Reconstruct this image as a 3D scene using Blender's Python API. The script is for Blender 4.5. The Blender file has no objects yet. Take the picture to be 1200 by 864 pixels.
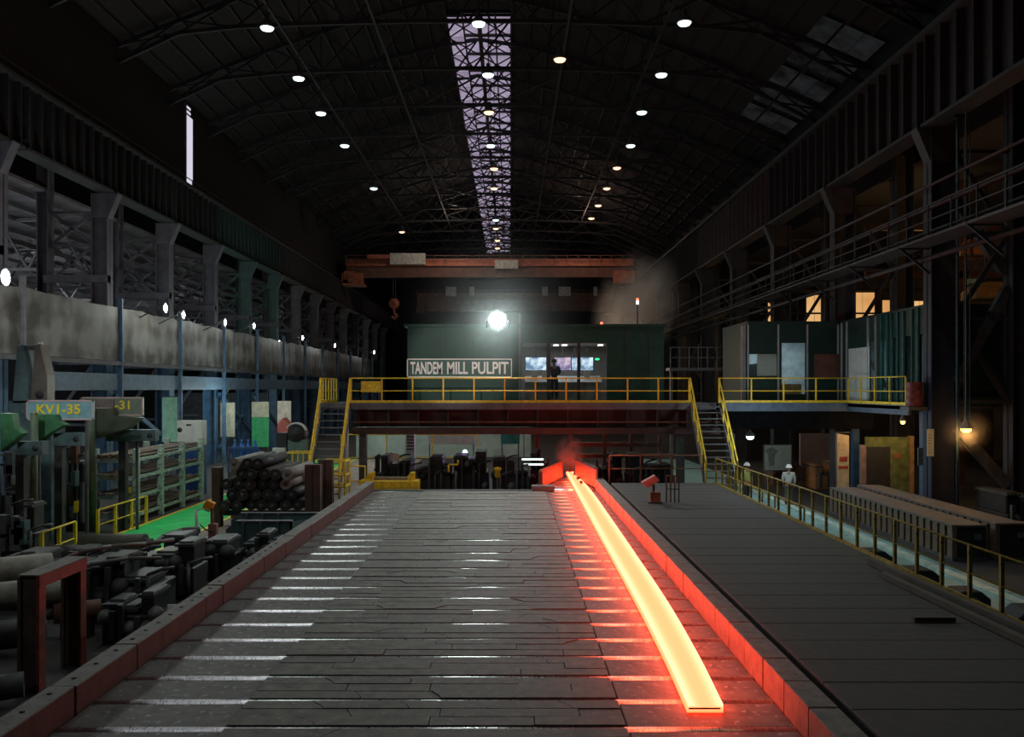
import bpy, bmesh, math, random
from mathutils import Vector, Matrix
R = random.Random(7)
SC = bpy.context.scene
COL = SC.collection
# ------------------------------------------------------------------ camera
cam = bpy.data.objects.new('camera', bpy.data.cameras.new('camera'))
COL.objects.link(cam)
cam.location = (0, 0, 5.0)
cam.rotation_euler = (math.radians(90), 0, 0)
cam.data.sensor_width = 36.0
cam.data.lens = 30.0
cam.data.shift_x = 2 / 1200
cam.data.shift_y = 23 / 1200
cam.data.clip_end = 600
SC.camera = cam
SC.view_settings.view_transform = 'Standard'
SC.view_settings.look = 'None'
SC.view_settings.gamma = 1
SC.view_settings.use_curve_mapping = False
SC.view_settings.exposure = 0.0
# ------------------------------------------------------------------ world: night-dark hall, faint cool ambient
W = bpy.data.worlds.new('world')
SC.world = W
W.use_nodes = True
W.node_tree.nodes['Background'].inputs[0].default_value = (.5, .62, .8, 1)
W.node_tree.nodes['Background'].inputs[1].default_value = 0.0012

def light(kind, name, loc, power, col, size=.3, rot=None, parent=None, spot=None, sy=None):
    d = bpy.data.lights.new(name, kind)
    d.energy = power
    d.color = col
    if kind in ('POINT', 'SPOT'):
        d.shadow_soft_size = size
    if kind == 'AREA':
        d.size = size
        if sy:
            d.shape = 'RECTANGLE'; d.size_y = sy
    if kind == 'SPOT':
        d.spot_size = spot or 2.2; d.spot_blend = .6
    o = bpy.data.objects.new(name, d)
    COL.objects.link(o)
    o.location = loc
    if rot:
        o.rotation_euler = rot
    if parent:
        o.parent = parent
        o.location = Vector(loc) - wl(parent)
    return o

# ------------------------------------------------------------------ helpers
def at(px, py, D):
    return Vector(((px - 598) / 1000 * D, D, 5 - (py - 455) / 1000 * D))

def wl(o):
    v = Vector((0, 0, 0))
    while o is not None:
        v = v + o.location
        o = o.parent
    return v

MATS = {}
def M(name, col, rough=.75, metal=0., var=.35, scale=2.5, bump=.0, spot=None, spotcol=None, stretch=None):
    """painted / bare steel: base colour broken up by two noises, optional spots of wear"""
    if name in MATS:
        return MATS[name]
    m = bpy.data.materials.new(name)
    m.use_nodes = True
    nt = m.node_tree; N = nt.nodes; L = nt.links
    b = N['Principled BSDF']
    tc = N.new('ShaderNodeTexCoord')
    mp = N.new('ShaderNodeMapping')
    L.new(tc.outputs['Object'], mp.inputs[0])
    if stretch:
        mp.inputs['Scale'].default_value = stretch
    n = N.new('ShaderNodeTexNoise'); n.inputs['Scale'].default_value = scale; n.inputs['Detail'].default_value = 6
    n.inputs['Roughness'].default_value = .65
    L.new(mp.outputs[0], n.inputs['Vector'])
    r = N.new('ShaderNodeValToRGB')
    r.color_ramp.elements[0].position = .32; r.color_ramp.elements[1].position = .68
    r.color_ramp.elements[0].color = tuple(c * (1 - var) for c in col) + (1,)
    r.color_ramp.elements[1].color = tuple(min(1, c * (1 + var)) for c in col) + (1,)
    L.new(n.outputs[0], r.inputs[0])
    if name.startswith('web'): b.inputs['Specular IOR Level'].default_value = 0
    out = r.outputs[0]
    if spot:
        n2 = N.new('ShaderNodeTexNoise'); n2.inputs['Scale'].default_value = scale * 3.1; n2.inputs['Detail'].default_value = 8
        L.new(mp.outputs[0], n2.inputs['Vector'])
        r2 = N.new('ShaderNodeValToRGB')
        r2.color_ramp.elements[0].position = spot; r2.color_ramp.elements[1].position = spot + .06
        L.new(n2.outputs[0], r2.inputs[0])
        mx = N.new('ShaderNodeMix'); mx.data_type = 'RGBA'
        L.new(r2.outputs[0], mx.inputs['Factor']); L.new(out, mx.inputs['A'])
        mx.inputs['B'].default_value = tuple(spotcol or (.08, .07, .06)) + (1,)
        out = mx.outputs['Result']
    L.new(out, b.inputs['Base Color'])
    b.inputs['Roughness'].default_value = rough
    b.inputs['Metallic'].default_value = metal
    rr = N.new('ShaderNodeMapRange')
    rr.inputs['To Min'].default_value = max(.05, rough - .15); rr.inputs['To Max'].default_value = min(1, rough + .15)
    L.new(n.outputs[0], rr.inputs['Value']); L.new(rr.outputs[0], b.inputs['Roughness'])
    if bump:
        bp = N.new('ShaderNodeBump'); bp.inputs['Strength'].default_value = bump; bp.inputs['Distance'].default_value = .02
        L.new(n.outputs[0], bp.inputs['Height']); L.new(bp.outputs[0], b.inputs['Normal'])
    MATS[name] = m
    return m

def E(name, col, s):
    if name in MATS:
        return MATS[name]
    m = bpy.data.materials.new(name)
    m.use_nodes = True
    nt = m.node_tree
    nt.nodes.remove(nt.nodes['Principled BSDF'])
    e = nt.nodes.new('ShaderNodeEmission')
    e.inputs[0].default_value = tuple(col) + (1,); e.inputs[1].default_value = s
    nt.links.new(e.outputs[0], nt.nodes['Material Output'].inputs[0])
    MATS[name] = m
    return m

def EN(name, c1, c2, s, scale=1.5, lo=.35, hi=.65, stretch=(1, 1, 1)):
    """something backlit whose brightness varies (dirty panes, screens)"""
    m = E(name, c1, s)
    nt = m.node_tree
    e = [n for n in nt.nodes if n.type == 'EMISSION'][0]
    tc = nt.nodes.new('ShaderNodeTexCoord'); mp = nt.nodes.new('ShaderNodeMapping')
    mp.inputs['Scale'].default_value = stretch
    n = nt.nodes.new('ShaderNodeTexNoise'); n.inputs['Scale'].default_value = scale; n.inputs['Detail'].default_value = 5
    r = nt.nodes.new('ShaderNodeValToRGB')
    r.color_ramp.elements[0].position = lo; r.color_ramp.elements[1].position = hi
    r.color_ramp.elements[0].color = tuple(c2) + (1,); r.color_ramp.elements[1].color = tuple(c1) + (1,)
    nt.links.new(tc.outputs['Object'], mp.inputs[0]); nt.links.new(mp.outputs[0], n.inputs['Vector'])
    nt.links.new(n.outputs[0], r.inputs[0]); nt.links.new(r.outputs[0], e.inputs[0])
    return m

class MB:
    def __init__(s):
        s.v = []; s.f = []; s.m = []; s.sm = []
    def add(s, vs, fs, mi=0, smooth=False):
        o = len(s.v)
        s.v += [Vector(v) for v in vs]
        for f in fs:
            s.f.append([i + o for i in f]); s.m.append(mi); s.sm.append(smooth)
        return s
    def box(s, x0, x1, y0, y1, z0, z1, mi=0, top=None):
        vs = [(x0, y0, z0), (x1, y0, z0), (x1, y1, z0), (x0, y1, z0), (x0, y0, z1), (x1, y0, z1), (x1, y1, z1), (x0, y1, z1)]
        fs = [(0, 3, 2, 1), (0, 1, 5, 4), (1, 2, 6, 5), (2, 3, 7, 6), (3, 0, 4, 7)]
        s.add(vs, fs, mi)
        s.f.append([len(s.v) - 4, len(s.v) - 3, len(s.v) - 2, len(s.v) - 1]); s.m.append(mi if top is None else top); s.sm.append(False)
        return s
    def bar(s, p, q, w, h=None, up=(0, 0, 1), mi=0):
        """straight member of rectangular section from p to q"""
        h = h or w
        p = Vector(p); q = Vector(q); d = (q - p).normalized()
        u = Vector(up)
        if abs(d.dot(u)) > .98:
            u = Vector((0, 1, 0))
        a = d.cross(u).normalized(); b = a.cross(d).normalized()
        vs = []
        for c in (p, q):
            for i, j in ((-1, -1), (1, -1), (1, 1), (-1, 1)):
                vs.append(c + a * (i * w / 2) + b * (j * h / 2))
        return s.add(vs, [(0, 1, 5, 4), (1, 2, 6, 5), (2, 3, 7, 6), (3, 0, 4, 7), (3, 2, 1, 0), (4, 5, 6, 7)], mi)
    def tube(s, p, q, r, n=10, r2=None, mi=0, caps=True):
        p = Vector(p); q = Vector(q); d = (q - p).normalized()
        u = Vector((0, 0, 1)) if abs(d.z) < .95 else Vector((0, 1, 0))
        a = d.cross(u).normalized(); b = a.cross(d).normalized()
        r2 = r if r2 is None else r2
        vs = []
        for c, rr in ((p, r), (q, r2)):
            for k in range(n):
                t = 2 * math.pi * k / n
                vs.append(c + a * (math.cos(t) * rr) + b * (math.sin(t) * rr))
        s.add(vs, [(k, (k + 1) % n, n + (k + 1) % n, n + k) for k in range(n)], mi, True)
        if caps:
            o = len(s.v) - 2 * n
            for f in ([o + k for k in range(n)][::-1], [o + n + k for k in range(n)]):
                s.f.append(f); s.m.append(mi); s.sm.append(False)
        return s
    def lathe(s, c, prof, n=16, axis='z', mi=0):
        """prof: list of (r, h) turned about an axis through c"""
        c = Vector(c); vs = []
        for r, h in prof:
            for k in range(n):
                t = 2 * math.pi * k / n
                x, y = math.cos(t) * r, math.sin(t) * r
                v = {'z': (x, y, h), 'y': (x, h, y), 'x': (h, x, y)}[axis]
                vs.append(c + Vector(v))
        fs = []
        for j in range(len(prof) - 1):
            for k in range(n):
                fs.append((j * n + k, j * n + (k + 1) % n, (j + 1) * n + (k + 1) % n, (j + 1) * n + k))
        return s.add(vs, fs, mi, True)
    def path(s, pts, r, n=8, mi=0):
        for a, b in zip(pts, pts[1:]):
            s.tube(a, b, r, n, mi=mi)
        return s
    def prism(s, poly, axis, a0, a1, mi=0):
        """poly: 2D outline; axis it is extruded along; the two other coordinates in x,y,z order"""
        n = len(poly); vs = []
        for a in (a0, a1):
            for u, v in poly:
                vs.append({'x': (a, u, v), 'y': (u, a, v), 'z': (u, v, a)}[axis])
        fs = [(k, (k + 1) % n, n + (k + 1) % n, n + k) for k in range(n)]
        fs += [tuple(range(n))[::-1], tuple(range(n, 2 * n))]
        return s.add(vs, fs, mi)
    def mesh(s, mats, org=Vector((0, 0, 0))):
        me = bpy.data.meshes.new('mesh')
        me.from_pydata([v - org for v in s.v], [], s.f)
        for m in (mats if isinstance(mats, (list, tuple)) else [mats]):
            me.materials.append(m)
        me.polygons.foreach_set('material_index', s.m)
        me.polygons.foreach_set('use_smooth', s.sm)
        bm = bmesh.new(); bm.from_mesh(me)
        bmesh.ops.recalc_face_normals(bm, faces=bm.faces)
        bm.to_mesh(me); bm.free()
        me.update()
        return me
    def build(s, name, mats, parent=None, bevel=0):
        org = wl(parent) if parent else Vector((0, 0, 0))
        loc = Vector((0, 0, 0))
        if parent is None:
            xs = [v.x for v in s.v]; ys = [v.y for v in s.v]; zs = [v.z for v in s.v]
            org = loc = Vector(((min(xs) + max(xs)) / 2, (min(ys) + max(ys)) / 2, min(zs)))
        o = bpy.data.objects.new(name, s.mesh(mats, org))
        COL.objects.link(o)
        o.location = loc
        if parent:
            o.parent = parent
        if bevel:
            b = o.modifiers.new('bevel', 'BEVEL'); b.width = bevel; b.segments = 1; b.limit_method = 'ANGLE'
        return o

def tag(o, label=None, cat=None, group=None, kind=None):
    if label: o['label'] = label
    if cat: o['category'] = cat
    if group: o['group'] = group
    if kind: o['kind'] = kind
    return o

def thing(name, label, cat, loc, group=None, kind=None):
    o = bpy.data.objects.new(name, None)
    o.empty_display_size = .3
    COL.objects.link(o); o.location = loc
    return tag(o, label, cat, group, kind)

def inst(name, me, parent, loc):
    o = bpy.data.objects.new(name, me)
    COL.objects.link(o); o.parent = parent
    o.location = Vector(loc) - wl(parent)
    return o

def dup(root, loc, label=None, group=None):
    def cp(o, par):
        c = o.copy(); COL.objects.link(c)
        if par is not None:
            c.parent = par
        for ch in list(o.children):
            cp(ch, c)
        return c
    r = cp(root, None)
    r.location = loc
    if label: r['label'] = label
    if group: r['group'] = group
    return r

def text(name, body, mat, parent, loc, w, h, rot=(math.pi / 2, 0, 0), off=.012, ext=.01):
    cu = bpy.data.curves.new(name, 'FONT')
    cu.body = body; cu.size = 1; cu.offset = off; cu.extrude = ext; cu.align_x = 'LEFT'
    cu.materials.append(mat)
    o = bpy.data.objects.new(name, cu)
    COL.objects.link(o)
    bpy.context.view_layer.update()
    bb = [Vector(c) for c in o.bound_box]
    x0, x1 = min(b.x for b in bb), max(b.x for b in bb); y0, y1 = min(b.y for b in bb), max(b.y for b in bb)
    sx, sy = w / (x1 - x0), h / (y1 - y0)
    me = bpy.data.meshes.new_from_object(o)
    bpy.data.objects.remove(o)
    for v in me.vertices:
        v.co = ((v.co.x - x0) * sx, -v.co.z, (v.co.y - y0) * sy)
    o = bpy.data.objects.new(name, me); COL.objects.link(o)
    o.location = Vector(loc) - wl(parent)
    o.parent = parent
    return o

ORD = ['nearest', 'second nearest', 'third nearest', 'fourth nearest', 'fifth nearest', 'sixth nearest', 'seventh nearest', 'eighth nearest',
       'ninth nearest', 'tenth nearest', 'eleventh nearest', 'twelfth nearest', 'thirteenth nearest', 'fourteenth nearest', 'fifteenth nearest']

# ------------------------------------------------------------------ materials
steel = M('dark_steel', (.062, .064, .068), .6, .0, .45, 3)
steel2 = M('grey_steel', (.13, .135, .14), .55, .0, .35, 3)
black = M('blackened_steel', (.022, .022, .024), .6, 0, .5, 4)
girderm = M('girder_steel', (.017, .021, .022), .7, 0, .4, 2)
colm = M('column_paint', (.085, .085, .105), .7, 0, .3, 2)
colteal = M('column_teal', (.055, .105, .10), .7, 0, .3, 2)
colblue = M('column_blue', (.055, .12, .2), .6, 0, .35, 2)
colgr = M('column_grey', (.11, .11, .11), .7, 0, .3, 2)
bluep = M('blue_paint', (.02, .07, .22), .5, 0, .3, 3)
greenp = M('pulpit_green', (.006, .052, .034), .6, 0, .35, 3)
yellow = M('yellow_paint', (.8, .54, .03), .5, 0, .25, 6, spot=.66, spotcol=(.12, .09, .04))
redh = M('kerb_red_lit', (.27, .165, .135), .6, 0, .3, 5, bump=.3, spot=.66, spotcol=(.12, .07, .05))  # same red kerb paint, lightened to carry the hot strip's light
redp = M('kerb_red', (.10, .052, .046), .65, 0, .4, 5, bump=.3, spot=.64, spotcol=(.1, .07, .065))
kerbtop = M('kerb_top', (.17, .165, .15), .75, 0, .35, 6, bump=.3, spot=.66, spotcol=(.03, .03, .03))
plate = M('floor_plate', (.165, .155, .14), .72, .0, .4, 4, bump=.35, spot=.64, spotcol=(.26, .26, .26))
platel = M('bay_plate', (.115, .107, .10), .6, .05, .5, 3, bump=.4, spot=.6, spotcol=(.24, .26, .28))
deckm = M('deck_plate', (.07, .066, .062), .8, 0, .25, 5, bump=.25)
wood = M('rust_brown', (.12, .055, .035), .8, 0, .45, 4)
white = M('white_paint', (.62, .64, .64), .5, 0, .1, 3)
floorm = M('shop_floor', (.03, .03, .03), .75, 0, .45, .6)
roofm = M('roof_sheet', (.012, .0115, .012), .85, 0, .5, .35)
wallm = M('wall_sheet', (.008, .009, .011), .85, 0, .4, .4)
orangec = M('crane_orange', (.42, .13, .07), .6, 0, .35, 1.5)
brownc = M('crane_brown', (.16, .075, .055), .7, 0, .35, 1.5)
rollm = M('roller_steel', (.55, .56, .57), .30, 1, .25, 9, bump=.15, stretch=(6, 1, 1))
barm = M('round_bar', (.016, .016, .018), .6, .2, .5, 6)
paleb = M('pale_bar', (.2, .2, .185), .7, 0, .3, 5)
tealp = M('teal_grey_paint', (.07, .12, .13), .6, 0, .35, 3)
lgreen = M('light_green', (.25, .6, .4), .7, 0, .25, 4)

# ------------------------------------------------------------------ setting: floor, walls, roof
ZW = 22.0; XL = -23.4; XR = 19.0; XC = -2.0; ZR = 29.0; YE = 150
MB().box(-62, 48, -12, 152, -.3, 0).build('floor', floorm)['kind'] = 'structure'
EAVL, EAVR = (XL, ZW), (XR, ZW)
def roofz(x):
    if x < XC:
        t = (x - XL) / (XC - XL)
    else:
        t = (XR - x) / (XR - XC)
    return ZW + (ZR - ZW) * (1 - (1 - max(0, min(1, t))) ** 1.35)
sh = MB()
xsl = [XL + (-4.1 - XL) * i / 8 for i in range(9)]
xsr = [.1 + (XR - .1) * i / 8 for i in range(9)]
for xs in (xsl, xsr):
    for a, b in zip(xs, xs[1:]):
        sh.add([(a, 2, roofz(a)), (b, 2, roofz(b)), (b, YE, roofz(b)), (a, YE, roofz(a)),
                (a, 2, roofz(a) + .15), (b, 2, roofz(b) + .15), (b, YE, roofz(b) + .15), (a, YE, roofz(a) + .15)],
               [(0, 1, 2, 3), (4, 7, 6, 5), (0, 4, 5, 1), (2, 6, 7, 3), (1, 5, 6, 2), (0, 3, 7, 4)])
sh.box(-4.1, .1, 2, 53.5, ZR - .25, ZR - .1)
ceil = sh.build('ceiling', roofm); ceil['kind'] = 'structure'
# purlins as one part of the ceiling
pu = MB()
for xs in (xsl, xsr):
    for i, a in enumerate(xs):
        pu.bar((a, 20, roofz(a) - .1), (a, YE, roofz(a) - .1), .12, .2)
        if i < 8:
            b = (xs[i] + xs[i + 1]) / 2
            pu.bar((b, 20, roofz(b) - .1), (b, YE, roofz(b) - .1), .1, .18)
pu.build('purlin', black, ceil)
MB().box(XL + 2.7, XL + 2.9, 2, YE, 17.3, 23.1).build('wall_left', wallm)['kind'] = 'structure'
MB().box(XR - .1, XR + .1, 2, YE, 15.5, ZW).build('wall_right', wallm)['kind'] = 'structure'
wb = MB().prism([(XL, 0), (XR, 0), (XR, ZW), (XC, ZR), (XL, ZW)], 'y', YE, YE + .3).build('wall_back', wallm)
wb['kind'] = 'structure'
# skylight panes (daylight coming through dirty sheets)
skym = EN('skylight_pane', (.62, .52, .72), (.24, .19, .28), .75, .55, .3, .7)
sky = thing('window_1', 'long ridge skylight of dirty lavender panes', 'skylight', (XC, 100, ZR - .3), kind='structure')
del sky['category']
pmesh = {}
yy = 54.0
k = 0
while yy < 148:
    for x0, x1 in ((-4.0, -3.1), (-3.0, -2.1), (-1.9, -1.0), (-.9, 0.0)):
        me = pmesh.get('a') or MB().box(0, .9, 0, 3.0, 0, .03).mesh(skym)
        pmesh['a'] = me
        inst('pane', me, sky, (x0, yy, ZR - .3 - (.0 if abs(x0 + 2) < 1.2 else .25)))
    yy += 3.15
fr = MB()
for x in (-4.1, -3.05, -2.0, -.95, .1):
    fr.bar((x, 53.6, ZR - .42), (x, 148, ZR - .42), .1 if x != -2 else .26, .2 if x != -2 else .5)
yy = 53.9
while yy < 149:
    fr.bar((-4.1, yy, ZR - .42), (.1, yy, ZR - .42), .1, .16)
    fr.bar((-4.1, yy, ZR - .6), (-2, yy + 3.1, ZR - .6), .07); fr.bar((-2, yy, ZR - .6), (-4.1, yy + 3.1, ZR - .6), .07)
    fr.bar((.1, yy, ZR - .6), (-2, yy + 3.1, ZR - .6), .07); fr.bar((-2, yy, ZR - .6), (.1, yy + 3.1, ZR - .6), .07)
    yy += 3.15
fr.build('window_frame', black, sky)
# roof trusses
def truss(y):
    t = thing('roof_truss', None, None, (XC, y, 23.5), kind='structure')
    zb = 24.2
    n = 14
    xs = [XL + (XR - XL) * i / n for i in range(n + 1)]
    b = MB(); c = MB(); w = MB()
    zbot = lambda x: min(zb, roofz(x) - .5) - .9 * abs((x - XC) / 21) ** 2
    for i in range(n):
        b.bar((xs[i], y, zbot(xs[i])), (xs[i + 1], y, zbot(xs[i + 1])), .16, .2)
        c.bar((xs[i], y, roofz(xs[i]) - .35), (xs[i + 1], y, roofz(xs[i + 1]) - .35), .16, .22)
        w.bar((xs[i], y, zbot(xs[i])), (xs[i + 1], y, roofz(xs[i + 1]) - .35) if i % 2 else (xs[i + 1], y, roofz(xs[i + 1]) - .35), .1)
        w.bar((xs[i + 1], y, zbot(xs[i + 1])), (xs[i], y, roofz(xs[i]) - .35), .08)
    b.build('bottom_chord', black, t); c.build('top_chord', black, t); w.build('web_member', black, t)
    return t
t0 = truss(38.0)
t0['label'] = 'dark steel lattice roof truss crossing the hall'
t0['group'] = 'roof trusses'
for k in range(1, 17):
    dup(t0, (XC, 38.0 + 6.6 * k, 23.5))
# longitudinal ties between trusses under the skylight
tie = MB()
for x in (-12, -7, 3, 8):
    tie.bar((x, 30, 23.9), (x, 148, 23.9), .12)
for y in range(52, 146, 7):
    tie.bar((-7, y, 24), (-2, y + 6.6, 24), .07); tie.bar((-2, y, 24), (-7, y + 6.6, 24), .07)
    tie.bar((3, y, 24), (-2, y + 6.6, 24), .07); tie.bar((-2, y, 24), (3, y + 6.6, 24), .07)
tie = tie.build('trim_1', black); tie['kind'] = 'structure'
tag(tie, 'thin bracing rods and ties running under the roof')

# ------------------------------------------------------------------ crane girders with stiffeners
def girder(side, X, z0, z1, y0, y1, bay, mats):
    s = 1 if side == 'right' else -1
    root = thing('beam_' + side, None, None, (X, (y0 + y1) / 2, z0), kind='structure')
    root['label'] = 'deep stiffened crane girder along the %s side of the hall' % side
    y = y0
    k = 0
    while y < y1:
        e = min(y + bay, y1)
        m = mats[k % len(mats)]
        MB().box(X, X + s * .06, y + .1, e - .1, z0 + .1, z1 - .08).build('web_plate', m, root)
        MB().box(X - s * .35, X + s * .45, y + .1, e - .1, z0, z0 + .12).build('bottom_flange', m, root)
        n = 9
        if y < 75:
            me = MB().box(-.02, .02, 0, 0, 0, 0)
            key = ('st', side, round(bay, 2))
            sm = MB().box(min(0, -s * .3), max(0, -s * .3), -.03, .03, 0, z1 - z0 - .2).mesh(m)
            for i in range(n):
                inst('stiffener', sm, root, (X, y + .3 + (e - y - .6) * i / (n - 1), z0 + .11))
        else:
            g = MB()
            for i in range(n):
                yy = y + .3 + (e - y - .6) * i / (n - 1)
                g.box(min(X, X - s * .3), max(X, X - s * .3), yy - .03, yy + .03, z0 + .11, z1 - .1)
            g.build('stiffener', m, root)
        y += bay; k += 1
    MB().box(X - s * .4, X + s * .5, y0, y1, z1 - .1, z1 + .05).build('top_flange', mats[0], root)
    MB().bar((X, y0, z1 + .14), (X, y1, z1 + .14), .1, .18).build('crane_rail', steel2, root)
    r = MB()
    yy = y0
    hx = X + s * .8
    while yy < y1:
        r.bar((hx, yy, z1), (hx, yy, z1 + 1.1), .05); yy += bay / 4
    r.bar((hx, y0, z1 + 1.1), (hx, y1, z1 + 1.1), .05); r.bar((hx, y0, z1 + .55), (hx, y1, z1 + .55), .04)
    r.build('handrail', steel, root)
    return root
gteal = M('girder_teal', (.022, .055, .048), .7, 0, .35, 2)
gbrn = M('girder_brown', (.055, .045, .045), .7, 0, .35, 2)
girder('left', -19.6, 14.5, 17.2, 18.9, 148, 7.55, [girderm, girderm, girderm, girderm, girderm, gteal, gteal, gbrn, gbrn, gbrn, gbrn, gbrn, gbrn, gbrn, gbrn, gbrn, gbrn])
girder('right', 15.0, 14.3, 17.6, 12.4, 148, 9.1, [girderm, girderm, girderm, girderm, gbrn, gbrn])

# ------------------------------------------------------------------ columns: twin legs with lacing
def column(y, side, mat, low, k):
    s = -1 if side == 'left' else 1
    xi = -19.6 if side == 'left' else 15.0
    zt = 14.5 if side == 'left' else 14.3
    xo = xi + s * 2.9
    root = thing('column', '%s steel twin-leg column of the %s row' % (ORD[k], side), None, (xi, y, 0), kind='structure')
    w = .8 if side == 'left' else 1.0
    for nm, x, ww, z1 in (('inner_leg', xi, w, zt), ('outer_leg', xo - (0 if s > 0 else -.0), .55 if s < 0 else .8, 20.5)):
        b = MB()
        x0, x1 = sorted((x, x + s * ww))
        zlo = 6.3 if low else 0
        b.box(x0, x1, y - .03, y + .03, zlo, z1)                      # web facing the camera
        for xx in (x0, x1 - .05):
            b.box(xx, xx + .05, y - .3, y + .3, zlo, z1)
        b.build(nm, mat, root)
        if low:
            b = MB()
            b.box(x0, x1, y - .03, y + .03, 0, 6.3)
            for xx in (x0, x1 - .05):
                b.box(xx, xx + .05, y - .3, y + .3, 0, 6.3)
            b.build('lower_leg', low, root)
    a, b_ = xi + s * w, xo
    zs = [3.2, 6.2, 8.2, 10.3, 12.0, 13.6] if s < 0 else [4.5, 7.5, 10.5, 13.5]
    lc = MB()
    for i, z in enumerate(zs):
        lc.bar((a, y, z), (b_, y, z), .14, .12)
        if i < len(zs) - 1 and not (s < 0 and i in (1, 2)):
            z2 = zs[i + 1]
            lc.bar((a, y, z), (b_, y, z2), .1, .16) if i % 2 else lc.bar((a, y, z2), (b_, y, z), .1, .16)
            if s < 0 and i > 2:
                lc.bar((a, y, z2), (b_, y, z), .1, .1) if i % 2 else lc.bar((a, y, z), (b_, y, z2), .1, .1)
    lc.build('lacing', mat, root)
    if s < 0:
        MB().box(xo - .2, xi + .0, y - .35, y + .05, 10.15, 10.5).build('tie_beam', colm, root)
    # bracket under the girder
    MB().prism([(xi - s * .5, zt), (xi + s * w, zt), (xi + s * w, zt - 1.2), (xi, zt - 1.2)], 'y', y - .25, y + .25).build('bracket', mat, root)
    return root
lcol = [26.2, 33.0, 41.8, 49.35, 56.9, 64.4, 71.9, 79.5, 87.0, 94.6, 102, 110, 118, 126, 134]
lm = [colm, colm, colm, colm, colm, colteal, colteal, colgr, colgr, gbrn, colgr, gbrn, colgr, colgr, colgr]
for k, y in enumerate(lcol):
    column(y, 'left', lm[k], colblue, k)
rcol = [21.6, 30.7, 39.8, 48.9, 58, 67.1, 76.2, 85.3, 94.4, 103.5, 112.6, 121.7]
for k, y in enumerate(rcol):
    column(y, 'right', M('column_dark', (.035, .037, .044), .7, 0, .3, 2), M('column_navy', (.018, .024, .05), .7, 0, .3, 2) if k == 1 else M('column_dark', (.035, .037, .044)), k)

# ------------------------------------------------------------------ left cladding band between the columns, each sheet panel a part
cm = bpy.data.materials.new('dappled_sheet'); cm.use_nodes = True
nt = cm.node_tree; b = nt.nodes['Principled BSDF']
tc = nt.nodes.new('ShaderNodeTexCoord'); mp = nt.nodes.new('ShaderNodeMapping'); mp.inputs['Scale'].default_value = (1, .9, 1.0)
nz = nt.nodes.new('ShaderNodeTexNoise'); nz.inputs['Scale'].default_value = .8; nz.inputs['Detail'].default_value = 5
nz2 = nt.nodes.new('ShaderNodeTexNoise'); nz2.inputs['Scale'].default_value = .5; nz2.inputs['Detail'].default_value = 7
def MN(op, a, b_=None, c=None):
    n_ = nt.nodes.new('ShaderNodeMath'); n_.operation = op
    for i_, v_ in enumerate((a, b_, c)):
        if v_ is None: continue
        if isinstance(v_, (int, float)): n_.inputs[i_].default_value = v_
        else: nt.links.new(v_, n_.inputs[i_])
    return n_.outputs[0]
nt.links.new(tc.outputs['Object'], nz.inputs['Vector']); nt.links.new(tc.outputs['Object'], nz2.inputs['Vector'])
sx = nt.nodes.new('ShaderNodeSeparateXYZ'); nt.links.new(tc.outputs['Object'], sx.inputs[0])
yy_ = MN('PINGPONG', MN('MULTIPLY_ADD', nz.outputs[0], 1.6, sx.outputs['Y']), .62)
zz_ = MN('PINGPONG', MN('MULTIPLY_ADD', nz.outputs[0], .9, sx.outputs['Z']), .75)
dm_ = MN('ADD', MN('MULTIPLY', MN('ADD', yy_, zz_), .32), MN('MULTIPLY', nz2.outputs[0], 1.1))
rp = nt.nodes.new('ShaderNodeValToRGB'); rp.color_ramp.elements[0].position = .66; rp.color_ramp.elements[1].position = .92
rp.color_ramp.elements[0].color = (.165, .165, .16, 1); rp.color_ramp.elements[1].color = (.045, .04, .032, 1)
nt.links.new(dm_, rp.inputs[0])
nt.links.new(rp.outputs[0], b.inputs['Base Color']); b.inputs['Roughness'].default_value = .6
clad = thing('cladding_band', 'long band of dappled grey sheets hung between the left columns', 'cladding', (-19.2, 64, 6.3))
py = [33.0] + lcol[2:14]
py[0] = 26.5
py.insert(1, 33.4)
for a, c in zip(py, py[1:]):
    n = 6
    g = MB()
    vs = []
    for i in range(n + 1):
        y = a + .12 + (c - a - .24) * i / n
        zt = 8.95 + .05 * math.sin(i * 2.1 + a) - .05 * i / n
        for x, z in ((-19.15, 6.32), (-19.15, zt), (-19.1, zt), (-19.1, 6.32)):
            vs.append((x + .03 * math.sin(i * 1.7), y, z))
    fs = []
    for i in range(n):
        for j in range(4):
            fs.append((i * 4 + j, i * 4 + (j + 1) % 4, i * 4 + 4 + (j + 1) % 4, i * 4 + 4 + j))
    fs += [(0, 1, 2, 3), (n * 4 + 3, n * 4 + 2, n * 4 + 1, n * 4)]
    g.add(vs, fs)
    g.build('sheet', cm, clad)
MB().box(-19.3, -19.0, 26.5, 110, 6.1, 6.3).build('bottom_rail', steel, clad)
for y in py:
    MB().box(-19.2, -18.98, y - .07, y + .07, .0, 9.4).build('post', colblue if y > 41 else steel2, clad)

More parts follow.
